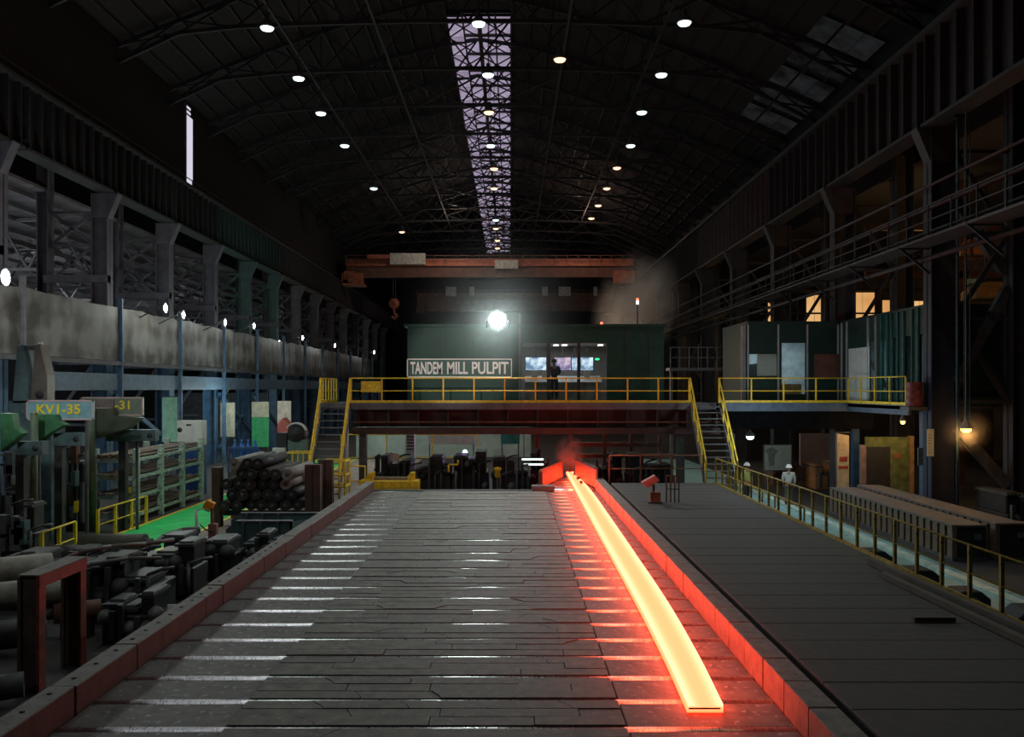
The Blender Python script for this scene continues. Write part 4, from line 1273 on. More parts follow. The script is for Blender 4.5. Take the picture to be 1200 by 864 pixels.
machine('dark drive housing under the right platform beside the pink wall', 13.4, 15.0, 43.5, 45.2, 1.9, wood, 5, 3)
machine('low orange-brown machine with a yellow tray in front of the pink wall', 15.0, 16.7, 42.0, 44, 1.3, M('machine_orange', (.3, .13, .04), .6), 4, 8)
machine('dark pump set right of the big column under the orange lamp', 16.2, 17.7, 27.8, 29.8, 1.6, black, 6, 9)
machine('brown gearbox low at the right picture edge behind the drums', 17.9, 19.2, 27.0, 28.5, 1.5, wood, 5, 10)
# right outer bay: wall, lit sheets, walkways
wr = MB().box(34, 34.3, 12, 140, 0, 16).build('wall_aisle_right', M('rust_wall', (.10, .06, .04), .8, 0, .5, .7)); wr['kind'] = 'structure'
g = MB().box(19.2, 34, 12, 140, 15.8, 16).build('ceiling_aisle_right', roofm); g['kind'] = 'structure'
ls = thing('window_3', 'row of backlit yellow sheets above the green cabin', None, (20, 62, 7), kind='structure')
ym2 = EN('lit_sheet', (1, .62, .26), (.72, .33, .1), .85, .35, .3, .7)
D = 62
def litwin(px0, px1, py0, py1, D=62):
    a = at(px0, py1, D); c = at(px1, py0, D)
    n = max(1, round((c.x - a.x) / .75))
    for i in range(n):
        xa_ = a.x + (c.x - a.x) * i / n; xb_ = a.x + (c.x - a.x) * (i + 1) / n
        MB().box(xa_ + .02, xb_ - .02, D, D + .05, a.z, c.z).build('pane', ym2, ls)
litwin(899, 926, 355, 382); litwin(944, 975.5, 346, 384); litwin(997, 1025, 343, 386); litwin(1033, 1048, 352, 380); litwin(1068, 1087, 353, 376)
g = MB()
a = at(890, 390, 61.9); c = at(1100, 340, 61.9)
for px in (899, 909, 918, 926, 935, 944, 976, 1026, 1033, 1048, 1058, 1068, 1087):
    x = at(px, 0, 61.8).x
    g.box(x - .05, x + .05, 61.75, 61.85, a.z, c.z)
for z in (a.z, (a.z * .55 + c.z * .45), c.z):
    g.box(a.x, c.x, 61.7, 61.85, z - .06, z + .06)
g.build('window_frame', black, ls)
# dull wall around them
g = MB().box(at(880, 0, 62.3).x, 34, 62.2, 62.4, 0, at(0, 386, 62).z).build('wall_cross_right', M('rust_wall', (.10, .06, .04))); g['kind'] = 'structure'
light('POINT', 'bay_sodium', (24, 33, 12.5), 260, (1, .5, .18), .4)
light('POINT', 'bay_sodium', (22, 47, 12), 160, (1, .55, .22), .4)
light('POINT', 'bay_sodium', (19.5, 72, 7), 120, (1, .55, .22), .4)
# dim translucent sheets in the right roof slope
t = thing('window_4', 'group of dim translucent roof sheets high on the right slope', None, (16.9, 50, 23), kind='structure')
dimm = EN('dim_sheet', (.5, .52, .55), (.1, .1, .11), .03, .6, .35, .65)
for k in range(5):
    for xa_ in (15.4, 16.5, 17.5):
        y = 42 + k * 3.2
        za, zb_ = roofz(xa_) - .25, roofz(xa_ + .95) - .25
        MB().add([(xa_, y, za), (xa_ + .95, y, zb_), (xa_ + .95, y + 2.4, zb_), (xa_, y + 2.4, za), (xa_, y, za + .03), (xa_ + .95, y, zb_ + .03), (xa_ + .95, y + 2.4, zb_ + .03), (xa_, y + 2.4, za + .03)],
                 [(0, 1, 2, 3), (4, 7, 6, 5), (0, 4, 5, 1), (2, 6, 7, 3), (1, 5, 6, 2), (0, 3, 7, 4)]).build('pane', dimm, t)
# walkway between the pulpit and the green cabin, further back
t = thing('side_walkway', 'dim grey walkway with railing between the pulpit and the green cabin', 'walkway', (10.3, 46, 0))
MB().box(8.6, 12.2, 46, 47.2, 5.95, 6.1).build('walk_plate', steel2, t)
for x in (8.7, 12.0):
    MB().box(x, x + .15, 46.4, 46.6, 0, 5.95).build('support_post', steel2, t)
for i in range(8):
    MB().bar((8.65 + i * .5, 46.05, 6.1), (8.65 + i * .5, 46.05, 7.2), .04).build('post', steel2, t)
for z in (7.2, 6.65):
    MB().bar((8.6, 46.05, z), (12.2, 46.05, z), .05).build('rail', steel2, t)
MB().box(10.72, 10.9, 39.5, 39.7, ZP, 7.9).build('light_pillar', M('pillar_grey', (.28, .28, .27)), rc)
# pipes, walkways and braces along the right columns
wsteel = M('walkway_steel', (.05, .052, .055), .6, 0, .4, 3)
t = thing('service_walkway', 'pipes and handrailed walkway running along the right columns below the crane girder', 'walkway', (15.2, 60, 10))
for (x, z, r_, m) in ((14.7, 11.3, .07, wsteel), (14.75, 10.5, .05, wsteel), (14.8, 9.6, .09, wsteel), (14.9, 12.2, .05, steel)):
    MB().tube((x, 22.5, z), (x, 125, z), r_, 8).build('pipe', m, t)
MB().box(13.9, 14.9, 22.5, 125, 10.0, 10.08).build('walk_plate', wsteel, t)
g = MB()
y = 22.5
while y < 125:
    g.bar((13.95, y, 10.05), (13.95, y, 11.1), .045); y += 1.5
g.bar((13.95, 22.5, 11.1), (13.95, 125, 11.1), .05); g.bar((13.95, 22.5, 10.6), (13.95, 125, 10.6), .04)
g.build('handrail', black, t)
bme = MB().bar((13.95, 0, 10.0), (15, 0, 9.1), .08).bar((13.9, 0, 10.0), (15, 0, 10.0), .1).mesh(black)
y = 26
while y < 120:
    inst('bracket', bme, t, (0, y, 0)); y += 4.55
t = thing('knee_brace', 'long diagonal steel braces between the two big right columns', 'brace', (17, 31, 4))
MB().bar((16.0, 30.7, 5.2), (17.9, 30.7, 8.6), .25, .35).build('brace', steel, t)
MB().bar((16.0, 30.7, 3.6), (17.9, 30.7, 1.5), .25, .35).build('brace', steel, t)
MB().bar((16.0, 30.9, 12.0), (17.9, 30.9, 9.2), .25, .35).build('brace', steel, t)
# hanging cables near big column
for px, lab in ((1121.5, 'thick green-grey cable hanging right of the big column'), (1130, 'thin cable hanging above the orange lamp'), (1136.5, 'thin bluish cable right of the orange lamp')):
    a = at(px, 262, 29); c = at(px, 640, 29)
    tag(MB().bar((15.1, 29, 14.26), (a.x + .05, 29, 14.26), .06).tube((a.x, 29, 14.32), (a.x, 29, c.z if px < 1125 else 3.9), .035 if px < 1125 else .015, 8).build('cable', M('cable_teal', (.06, .12, .12))), lab, 'cable')
# objects seen in the orange upper right bay
for k, (px0, px1, py0, py1, D, m, lab) in enumerate(((1126, 1158, 280, 300, 44, M('tank_orange', (.55, .22, .08)), 'rounded orange duct end in the upper right bay'), (1145, 1186, 330, 350, 42, M('duct_brown', (.3, .2, .08)), 'ochre sheet hood in the upper right bay'), (1150, 1180, 316, 330, 46, tealp, 'grey-blue box under the upper right roof'))):
    a = at(px0, py1, D); c = at(px1, py0, D)
    t = thing('duct_unit', lab, 'duct', (a.x, D, a.z))
    w = c.x - a.x; h_ = c.z - a.z
    MB().prism([(a.x, a.z), (c.x, a.z), (c.x, a.z + h_ * .6), (c.x - w * .25, c.z), (a.x + w * .3, c.z), (a.x, a.z + h_ * .5)], 'y', D, D + 1.6).build('shell', m, t, bevel=.05)
    MB().box(a.x - .05, c.x + .05, D - .05, D + .02, a.z, a.z + .08).build('flange', steel2, t)
    MB().tube((a.x + w / 2, D + .8, c.z), (a.x + w / 2, D + .8, 15.8), .06, 8).build('hanger', steel, t)
fr2 = MB()
for z in (7.8, 10.9, 13.4):
    fr2.bar((18.5, 44.5, z), (33, 44.5, z), .3, .35)
for x in (20, 23.5, 27, 30.5):
    fr2.bar((x, 44.5, 0), (x, 44.5, 15.8), .3)
for x in (18.5, 20.3, 22.1, 23.9, 25.7):
    fr2.bar((x, 44.3, 11), (x + .9, 44.3, 12), .06); fr2.bar((x + .9, 44.3, 12), (x + 1.8, 44.3, 11), .06)
o = fr2.build('trim_2', wood); o['kind'] = 'structure'; o['label'] = 'brown steel framing of the outer right bay'
# framing and dark wall closing the space behind the right platform
o = MB().box(9.5, 34, 60, 60.2, 0, 4.0).build('wall_under_right', M('dim_wall', (.05, .04, .035), .8)); o['kind'] = 'structure'

# control stand on the deck
t = thing('control_stand', 'small orange and pink control box on a stand on the deck', 'control box', (4.6, 27.5, 1.31))
p = at(762, 562, 27.5)
MB().prism([(p.x - .3, 1.97), (p.x + .12, 2.2), (p.x + .28, 2.05), (p.x - .1, 1.8)], 'y', 27.3, 27.6).build('lamp_shade', M('pink_shade', (.5, .2, .17)), t)
MB().tube((p.x + .1, 27.45, 1.35), (p.x + .1, 27.45, 1.95), .04, 8).build('pole', steel, t)
MB().box(p.x - .02, p.x + .3, 27.3, 27.6, 1.36, 1.66).build('box', M('box_orange', (.32, .09, .05)), t)
MB().box(p.x - .1, p.x + .35, 27.25, 27.65, 1.31, 1.36).build('foot', steel, t)
t = rail('tube_rack', 'low rack of thin brown uprights beside the orange control box', [(5.05, 27.6, 1.31), (5.45, 27.6, 1.31)], .13, .85, wood, r=.02)
t['category'] = 'rack'

# ================================================================== mill machinery under the pulpit platform
machine('black mill stand housing behind the yellow base frame', -5.9, -4.4, 38.5, 40.5, 1.95, black, 6, 21, 'mill_stand')
machine('squat black mill stand with a white plate on top', -4.3, -2.7, 38.3, 40.2, 1.9, black, 6, 22, 'mill_stand')
machine('black gearbox right of the louvred white cabinet', -2.6, -1.0, 38.8, 41, 2.1, black, 6, 23, 'mill_stand')
machine('black stand with pipework behind the yellow valve', -.8, .9, 37.8, 39.5, 1.9, black, 7, 24, 'mill_stand')
machine('dark stand at the left side of the hot lane exit', .95, 1.9, 40.2, 41.4, 2.1, black, 4, 25, 'mill_stand')
machine('dark red-lit stand right of the hot lane exit', 3.6, 5.2, 39.5, 41, 1.9, black, 6, 26, 'mill_stand')
machine('dark red-lit housing at the foot of the right stairs', 5.4, 7.4, 38.5, 40.5, 2.0, black, 7, 27, 'mill_stand')
machine('black drive unit below the left platform corner', -6.6 + .3, -6.0, 39, 40.5, 1.9, black, 3, 28, 'mill_stand')
fr3 = thing('portal_gantry', 'brown steel portal framing over the hot lane exit', 'frame', (5, 41.5, 0))
for z, x0_, x1_ in ((2.9, 1.2, 8.2), (2.25, 2.9, 7.3), (1.7, 3.2, 8.2), (3.35, 1.2, 8.2)):
    MB().bar((x0_, 41.6, z), (x1_, 41.6, z), .14, .2).build('crossbeam', brownc, fr3)
for x in (1.3, 2.95, 4.6, 5.9, 7.3, 8.2):
    MB().bar((x, 41.7, 0), (x, 41.7, 3.9), .16, .16).build('upright', brownc, fr3)
# pale things behind, seen through the gaps
bw = MB().box(-11.2, 1.5, 62, 62.2, 0, 3.95).build('wall_under_platform', M('pale_wall', (.32, .38, .34), .8, 0, .3, .6)); bw['kind'] = 'structure'
light('POINT', 'under_light', (-8, 56, 3.2), 200, (.85, 1, .92), .4)
light('POINT', 'under_light', (-1.5, 50, 3.0), 90, (.8, 1, .9), .4)
cabm = M('cabinet_white', (.6, .62, .58), .5, 0, .1)
t = thing('louvred_cabinet', 'white cabinet with dark louvres behind the black mill stands', 'cabinet', at(480, 530, 42))
a = at(475.5, 530, 42); c = at(485.5, 509, 42)
MB().box(a.x, c.x, 42, 42.4, 0, c.z).build('body', cabm, t)
for i in range(5):
    z = a.z + .12 + i * .15
    MB().box(a.x + .04, c.x - .02, 41.96, 42, z, z + .06).build('louvre', black, t)
panel('white_plate', 'small white plate standing on the squat mill stand', 'plate', 457.5, 468, 532, 541, 38.2, cabm, legs=False)
for px, lab in ((427.5, 'bright white post left of the mill stands'), (407, 'pale upright pipe at the foot of the left stairs')):
    a = at(px, 530, 45)
    tag(MB().tube((a.x, 45, 0), (a.x, 45, 3.9), .07, 8).build('pipe_post', white), lab, 'post')
panel('green_box', 'bright green box hanging below the middle of the platform', 'box', 587, 609, 508.5, 520.5, 44, M('bright_green', (.04, .35, .13), .6), th=.8)
for k, (py_, lab) in enumerate(((538.5, 'upper of two bright white tube lamps beside the hot lane'), (544.5, 'lower of two bright white tube lamps beside the hot lane'))):
    a = at(611.5, py_, 39.6); c = at(637, py_, 39.6)
    t = thing('tube_lamp', lab, 'lamp', a)
    MB().tube((a.x, 39.6, a.z), (c.x, 39.6, a.z), .04, 8).build('tube', E('tube_white', (.9, 1, .97), 1.6), t)
    MB().box(a.x, c.x, 39.64, 39.72, a.z - .06, a.z + .06).build('batten', steel2, t)
    MB().bar((a.x + .1, 39.7, a.z), (a.x + .1, 39.7, 3.0), .04).build('hanger', steel, t)
# welding flash
p = at(545, 530, 43)
t = thing('welding_arc', 'small violet and cyan welding flash among the mill stands', 'welding light', p)
MB().lathe(p, [(0, -.13), (.1, -.08), (.13, 0), (.1, .08), (0, .13)], 12).build('flash', E('arc', (.45, .9, 1), 4), t)
MB().tube(p + Vector((0, 0, -.12)), (p.x, 43, 0), .04, 8).build('torch_stand', steel, t)
light('POINT', 'arc_light', p + Vector((0, -.3, .2)), 60, (.5, .3, 1), .1, parent=t)
panel('cream_screen', 'cream sheet behind yellow pipes under the platform', 'panel', 502, 556, 509, 521, 48, M('cream', (.5, .46, .36), .7, 0, .2), th=.1)
rail('guard_rail', 'thin yellow railing behind the mill stands under the platform', [(at(400, 0, 46).x, 46, 0), (at(560, 0, 46).x, 46, 0)], 2.2, 2.5, yellow, r=.035)
# yellow base frame
t = thing('yellow_base_frame', 'heavy yellow base frame with upstands at the far left end of the roller table', 'machine base', (-5.2, 35.5, .4))
a = at(420, 580, 35.3); c = at(490, 564, 35.3)
MB().box(a.x, c.x, 35.3, 36.2, .5, c.z).build('beam', yellow, t, bevel=.02)
for px in (433, 481):
    q = at(px, 0, 35.4).x
    MB().prism([(q - .12, c.z), (q + .14, c.z), (q + .14, c.z + .32), (q - .02, c.z + .32), (q - .12, c.z + .2)], 'y', 35.4, 36.1).build('upstand', yellow, t)
MB().box(at(436, 0, 35.6).x, at(480, 0, 35.6).x, 35.6, 36.0, c.z, c.z + .12).build('cross_plate', M('dusty_brown', (.25, .2, .14)), t)
for px, py_, lab in ((583, 551, 'yellow valve on a short stand in front of the black stands'), (534, 548, 'bent yellow pipe handle left of the yellow valve')):
    p = at(px, py_, 36.8)
    t = thing('valve', lab, 'valve', (p.x, p.y, 0))
    MB().tube((p.x, p.y, 0), (p.x, p.y, p.z - .15), .05, 8).build('stem', steel, t)
    if px == 583:
        MB().lathe(p, [(.03, -.35), (.12, -.3), (.12, -.05), (.16, 0), (.16, .1), (0, .14)], 12).build('body', yellow, t)
    else:
        MB().path([p + Vector((-.3, 0, -.2)), p + Vector((-.3, 0, .12)), p + Vector((.1, 0, .12)), p + Vector((.1, 0, .32))], .04, 8).build('handle', yellow, t)
# yellow safety cages
def cage(px0, px1, py0, py1, D, lab):
    a = at(px0, py1, D); c = at(px1, py0, D)
    t = thing('safety_cage', lab, 'cage', ((a.x + c.x) / 2, D, a.z))
    for x in (a.x, c.x):
        for y in (D, D + 1.0):
            MB().bar((x, y, 0), (x, y, c.z), .06).build('post', yellow, t)
    for z in (a.z + .1, (a.z + c.z) / 2, c.z):
        g = MB()
        g.bar((a.x, D, z), (c.x, D, z), .06); g.bar((a.x, D + 1, z), (c.x, D + 1, z), .06); g.bar((a.x, D, z), (a.x, D + 1, z), .06); g.bar((c.x, D, z), (c.x, D + 1, z), .06)
        g.build('ring', yellow, t)
    n = 4
    for i in range(1, n):
        x = a.x + (c.x - a.x) * i / n
        MB().bar((x, D, a.z), (x, D, c.z), .045).build('bar', yellow, t)
    return t
cage(377, 404, 541, 574, 33.2, 'yellow tubular safety cage at the corner of the roller table')
cage(336, 362, 531, 562, 38.0, 'yellow tubular cage at the foot of the left stairs, behind the round bars')
rail('guard_rail', 'short yellow railing right of the safety cage', [(at(405, 0, 35).x, 35.0, .6), (at(428, 0, 35).x, 35.0, .6)], .85, 1.2, yellow, r=.028)

# ================================================================== left floor area
gf = MB().box(-13.4, -10.85, 23.5, 60, 0, .012).build('floor_green_path', M('green_floor', (.012, .5, .11), .8, 0, .25, 1.5, spot=.67, spotcol=(.1, .3, .14))); gf['kind'] = 'structure'
MB().box(-13.5, -13.36, 23.5, 60, 0, .016).build('marking_line', yellow, gf)
MB().box(-10.9, -10.74, 23.5, 60, 0, .016).build('marking_line', yellow, gf)
MB().box(-10.7, -6.2, 26.5, 60, 0, .008).build('concrete_strip', M('brown_concrete', (.24, .2, .17), .8, 0, .3, 2), gf)
light('POINT', 'path_light', (-12.2, 31, 5.4), 230, (.85, 1, .9), .5)
light('POINT', 'path_light', (-12.5, 46, 6), 120, (.85, 1, .95), .5)
rail('guard_rail', 'yellow railing beside the green path, right of the pale rack column', [(at(118, 0, 28.2).x, 28.0, 0), (at(166, 0, 31.2).x, 31.6, 0)], 1.2, 1.0, yellow, r=.03, pr=.045)
rail('guard_rail', 'yellow railing nearer the picture edge, behind the dark rolls', [(at(49, 0, 23.6).x, 23.6, 0), (at(88, 0, 25.6).x, 25.6, 0)], 1.1, 1.0, yellow, r=.03, pr=.045)
for px, py_, D, lab in ((151, 577, 31.5, 'small yellow tag plate hanging on the pale rack column'), (88.5, 594, 27, 'tilted yellow tag plate in the dark machinery')):
    p = at(px, py_, D)
    t = thing('tag_plate', lab, 'plate', (p.x, D, p.z - .2))
    MB().prism([(p.x - .07, p.z - .2), (p.x + .09, p.z - .17), (p.x + .1, p.z + .2), (p.x - .05, p.z + .17)], 'y', D, D + .015).build('plate', yellow, t)
    MB().tube((p.x + .02, D + .03, 0), (p.x + .02, D + .03, p.z + .25), .02, 6).build('stake', steel, t)
# vertical pipes
pm = M('pipe_greenish', (.08, .12, .07), .5, 0, .4, 3)
for px, py0, D, lab in ((40, 483, 25.6, 'tall greenish pipe post standing before the KV1-35 sign'), (108, 476, 29.4, 'tall dark pipe post standing before the -31 sign')):
    a = at(px, py0, D)
    t = thing('pipe_post', lab, 'post', (a.x, D, 0))
    MB().tube((a.x, D, 0), (a.x, D, a.z - .08), .11, 14).build('pipe', pm, t)
    MB().lathe((a.x, D, a.z - .08), [(.11, 0), (.1, .05), (.05, .08), (0, .09)], 14).build('cap', pm, t)
    MB().lathe((a.x, D, 0), [(.2, 0), (.2, .04), (.11, .04)], 14).build('base_flange', steel, t)
# signs
yl = M('letter_yellow', (.95, .75, .03), .5, 0, .05)
pk = M('pink_border', (.55, .4, .42), .6, 0, .1)
def kv(px0, px1, py0, py1, D, body, tx0, tx1, ty0, ty1, lab, m):
    a = at(px0, py1, D); c = at(px1, py0, D)
    t = thing('sign_board', lab, 'sign', ((a.x + c.x) / 2, D, 0))
    MB().box(a.x, c.x, D, D + .05, a.z, c.z).build('board', m, t)
    g = MB(); w = .05
    for q in ((a.x, c.x, a.z, a.z + w), (a.x, c.x, c.z - w, c.z), (a.x, a.x + w, a.z, c.z), (c.x - w, c.x, a.z, c.z)):
        g.box(q[0], q[1], D - .02, D, q[2], q[3])
    g.build('border', pk, t)
    q = at(tx0, ty1, D - .02); r_ = at(tx1, ty0, D - .02)
    text('lettering', body, yl, t, (q.x, D - .015, q.z), r_.x - q.x, r_.z - q.z, off=.02)
    for x in (a.x + .3, c.x - .3):
        MB().box(x, x + .08, D + .05, D + .13, 0, a.z + .2).build('leg', steel, t)
    return t
kv(31, 110, 469, 492.5, 26.5, 'KV1-35', 43, 94, 474, 485.5, 'teal sign board with pink border and yellow letters KV1-35', M('board_teal', (.2, .42, .48), .5, 0, .2))
t = kv(94, 168, 465.5, 487.5, 30.0, '-31', 134.5, 152, 469.5, 480, 'grey-green sign board reading -31, partly covered by a bare plate', M('board_olive', (.17, .22, .17), .5, 0, .2))
a = at(111, 479, 29.9); c = at(132.5, 469, 29.9)
MB().box(a.x, c.x, 29.93, 29.98, a.z, c.z).build('cover_plate', M('cover_pink', (.2, .16, .15)), t)
# green tapering arms
gmt = M('arm_green', (.04, .16, .07), .5, 0, .35, 3)
for (pts, D, lab, m) in (([(0, 484), (14, 485), (16, 500), (27, 508), (0, 530)], 24.5, 'green flared machine arm cut by the left picture edge', gmt),
                      ([(44, 486), (64, 486), (68, 494), (76, 498), (58, 508), (44, 519)], 26.2, 'green tapering machine arm below the KV1-35 sign', gmt),
                      ([(110, 478), (130, 478), (133, 488), (140, 487), (165, 490), (150, 502), (115, 514), (108, 512)], 29.5, 'dark olive tapering machine arm below the -31 sign', M('arm_olive', (.06, .075, .05), .5, 0, .3))):
    t = thing('lifting_boom', lab, 'machine arm', (at(pts[0][0], 0, D).x, D, 0))
    poly = [(at(x, y, D).x, at(x, y, D).z) for x, y in pts]
    MB().prism(poly, 'y', D, D + .35).build('arm_plate', m, t, bevel=.02)
    xs = [p[0] for p in poly]; zs = [p[1] for p in poly]
    MB().box(min(xs) + .3, max(xs) + .35, D + .36, D + .7, min(zs) - .12, min(zs) + .28).build('side_beam', tealp, t)
    MB().lathe((max(xs) + .15, D + .36, min(zs) + .08), [(0, -.02), (.08, -.02), (.1, .02)], 10, 'y').build('pin_hole', black, t)
    MB().box((min(xs) + max(xs)) / 2 - .12, (min(xs) + max(xs)) / 2 + .12, D + .4, D + .65, 0, min(zs) - .1).build('pedestal', black, t)
# A-frame horns
t = thing('tapered_stand', 'tall pair of tapering brown-grey uprights joined by a bar at the top', 'machine frame', (-15.8, 28, 0))
tm_ = M('horn_brown', (.11, .095, .08), .6, 0, .3, 3)
for pts, m in (([(14, 473), (20, 404), (27, 404), (33, 440), (33, 473)], tealp), ([(35, 468), (41, 404), (46, 403), (55, 440), (55, 472)], tm_)):
    MB().prism([(at(x, y, 28).x, at(x, y, 28).z) for x, y in pts], 'y', 28, 28.5).build('tapered_upright', m, t, bevel=.02)
a = at(22, 410, 28); c = at(44, 405, 28)
MB().box(a.x, c.x, 28.1, 28.4, a.z, c.z).build('top_bar', steel, t)
a = at(10, 520, 28); c = at(60, 470, 28)
MB().box(a.x, c.x, 28.0, 28.9, 0, c.z).build('body', tealp, t)
MB().tube((at(44, 404, 28).x, 28.2, at(44, 404, 28).z), (at(44, 401, 28).x, 28.2, at(44, 401, 28).z), .07, 8).build('top_pin', white, t)
MB().lathe(at(46, 463, 27.98), [(0, -.02), (.13, -.02), (.14, .02)], 12, 'y').build('bore', black, t)

# storage rack of bars
rk = thing('bar_rack', 'tall painted steel rack loaded with layers of rusty bars', 'rack', (-14.4, 34.5, 0))
rkp = M('rack_white_green', (.33, .42, .36), .6, 0, .4, 5, spot=.55, spotcol=(.06, .10, .07))
Xr0, Xr1, Y0, Y1 = -15.35, -13.85, 31.6, 38.2
for x in (Xr0, Xr1):
    for i in range(4):
        y = Y0 + (Y1 - Y0) * i / 3
        MB().box(x - .1, x + .1, y - .1, y + .1, 0, 2.75).build('upright', rkp, rk)
for j, z in enumerate((.35, 1.05, 1.75, 2.4)):
    for i in range(4):
        y = Y0 + (Y1 - Y0) * i / 3
        MB().box(Xr0 - .05, Xr1 + .05, y - .09, y + .09, z - .16, z).build('crossbar', M('rack_pale', (.4, .5, .5), .6, 0, .2) if i == 0 else rkp, rk)
    for x in (Xr0 + .03, Xr1 - .03):
        MB().box(x - .05, x + .05, Y0, Y1, z - .12, z - .02).build('side_rail', rkp, rk)
rr = random.Random(5)
nb_ = 0
labs = {}
NTH = ['first', 'second', 'third', 'fourth', 'fifth', 'sixth', 'seventh', 'eighth', 'ninth', 'tenth', 'eleventh', 'twelfth', 'thirteenth', 'fourteenth', 'fifteenth']
rustm = [M('rust_bar_a', (.16, .11, .08), .8, 0, .4, 5), M('rust_bar_b', (.10, .075, .06), .8, 0, .4, 5), M('rust_bar_c', (.2, .17, .13), .8, 0, .4, 5)]
lvl = {2.4: 'on the top rack shelf', 1.75: 'on the upper middle rack shelf', 1.05: 'on the lower middle rack shelf', .35: 'on the bottom rack shelf'}
for z in lvl:
    for i in range(15 if z == 2.4 else 8):
        x = Xr0 + .18 + (Xr1 - Xr0 - .36) * (i / (14 if z == 2.4 else 7))
        dx = rr.uniform(-.12, .12); up = (i % 2) * .085 if z == 2.4 else 0
        tag(MB().tube((x, Y0 - rr.uniform(.1, .5), z + .05 + up), (x + dx * .3, Y1 + rr.uniform(0, .4), z + .05 + up), .045, 8).build('steel_bar', rustm[i % 3]),
            'long rusty steel bar, %s from the left %s' % (NTH[i], lvl[z]), 'steel bar', 'rusty bars ' + lvl[z])
# pile of round bars between posts
pl = thing('bar_cradle', 'cradle of brown channel posts holding the pile of round bars', 'cradle', (-9, 31.5, 0))
for (px0, px1, py0) in ((248, 258, 548), (357, 365.5, 545), (366.5, 375, 545)):
    a = at(px0, py0, 30.6); c = at(px1, 0, 30.6)
    MB().box(a.x, c.x, 30.6, 30.95, 0, a.z).build('post', M('post_brown', (.075, .04, .032), .7, 0, .3), pl)
    MB().box(a.x, c.x, 32.7, 33.0, 0, a.z).build('post', M('post_brown', (.075, .04, .032)), pl)
MB().box(-10.6, -7.2, 30.65, 30.9, .42, .58).build('bearer', black, pl)
MB().box(-10.6, -7.2, 32.75, 32.95, .42, .58).build('bearer', black, pl)
r0 = .212
cnt = 0
rowdesc = ['bottom', 'second', 'third', 'fourth', 'top']
for j, n in enumerate((7, 6, 6, 5, 3)):
    for i in range(n):
        x = -10.39 + r0 + i * .428 + (j % 2) * .2 + (0 if n > 5 else .35) + rr.uniform(-.02, .02)
        z = .6 + r0 + j * .372
        ya = 30.35 + rr.uniform(-.15, .3); dx = rr.uniform(-.12, .12)
        m = paleb if (j, i) in ((4, 0), (3, 4), (2, 5)) else M('round_bar2', (.035, .026, .024), .6, .2, .5, 6) if rr.random() < .3 else barm
        o = thing('round_bar', 'thick %sround steel bar, %s from left in the %s row of the pile' % ('pale grey ' if m is paleb else '', NTH[i], rowdesc[j]), 'steel bar', (x, ya, z), 'round bars piled in the cradle, %s row' % rowdesc[j])
        MB().tube((x, ya, z), (x + dx * .2, ya + 3.4, z), r0 - .012, 18).build('bar', m, o)
        MB().lathe((x, ya, z), [(0, -.015), (r0 * .35, -.015), (r0 * .38, .0)], 12, 'y').build('end_centre', steel, o)
# blue gas cylinders
gr_ = thing('cylinder_cage', 'blue steel frame holding four gas cylinders', 'rack', (-13, 41, 0))
MB().box(at(269, 0, 41).x, at(306, 0, 41).x, 40.7, 41.5, 0, 1.0).build('plinth', steel, gr_)
for px in (270, 305):
    x = at(px, 0, 41).x
    MB().box(x - .04, x + .04, 40.7, 40.78, 1.0, 2.2).build('post', bluep, gr_)
MB().box(at(270, 0, 41).x, at(305, 0, 41).x, 40.68, 40.76, 2.1, 2.2).build('rail', bluep, gr_)
for k, px in enumerate((275.5, 283, 291, 299)):
    x = at(px, 0, 41.1).x
    t = thing('gas_cylinder', '%s from left of four blue gas cylinders in the blue frame' % ['first', 'second', 'third', 'fourth'][k], 'gas cylinder', (x, 41.1, 1.0), 'blue gas cylinders')
    MB().lathe((x, 41.1, 1.0), [(0, 0), (.115, 0), (.115, 1.15), (.1, 1.27), (.05, 1.36), (.04, 1.4)], 16).build('shell', M('bottle_blue', (.03, .14, .5), .4, 0, .15), t)
    MB().tube((x, 41.1, 2.38), (x, 41.1, 2.52), .05, 10).build('valve_cap', M('bottle_blue2', (.06, .2, .5), .4), t)
# white cabinet on a plinth
t = thing('electrical_cabinet', 'white two-door electrical cabinet standing above the bar rack', 'cabinet', (at(222, 0, 40).x, 40, 0))
a = at(207.5, 522, 40); c = at(237, 493, 40)
MB().box(a.x, c.x, 40, 40.6, a.z, c.z).build('body', cabm, t, bevel=.015)
for u, v in ((a.x + .03, a.x + .75), (a.x + .78, c.x - .03)):
    MB().box(u, v, 39.97, 40, a.z + .05, c.z - .05).build('door', cabm, t)
MB().box(a.x + .45, a.x + .68, 39.95, 39.97, c.z - .24, c.z - .17).build('vent', black, t)
MB().lathe((a.x + .14, 39.96, a.z + .72), [(0, -.02), (.1, -.02), (.12, .01)], 10, 'y').build('dark_patch', black, t)
MB().box(c.x - .2, c.x - .12, 39.95, 39.97, a.z + .25, a.z + .3).build('handle', black, t)
MB().box(a.x, c.x, 40, 40.6, 0, a.z).build('plinth', bluep, t)
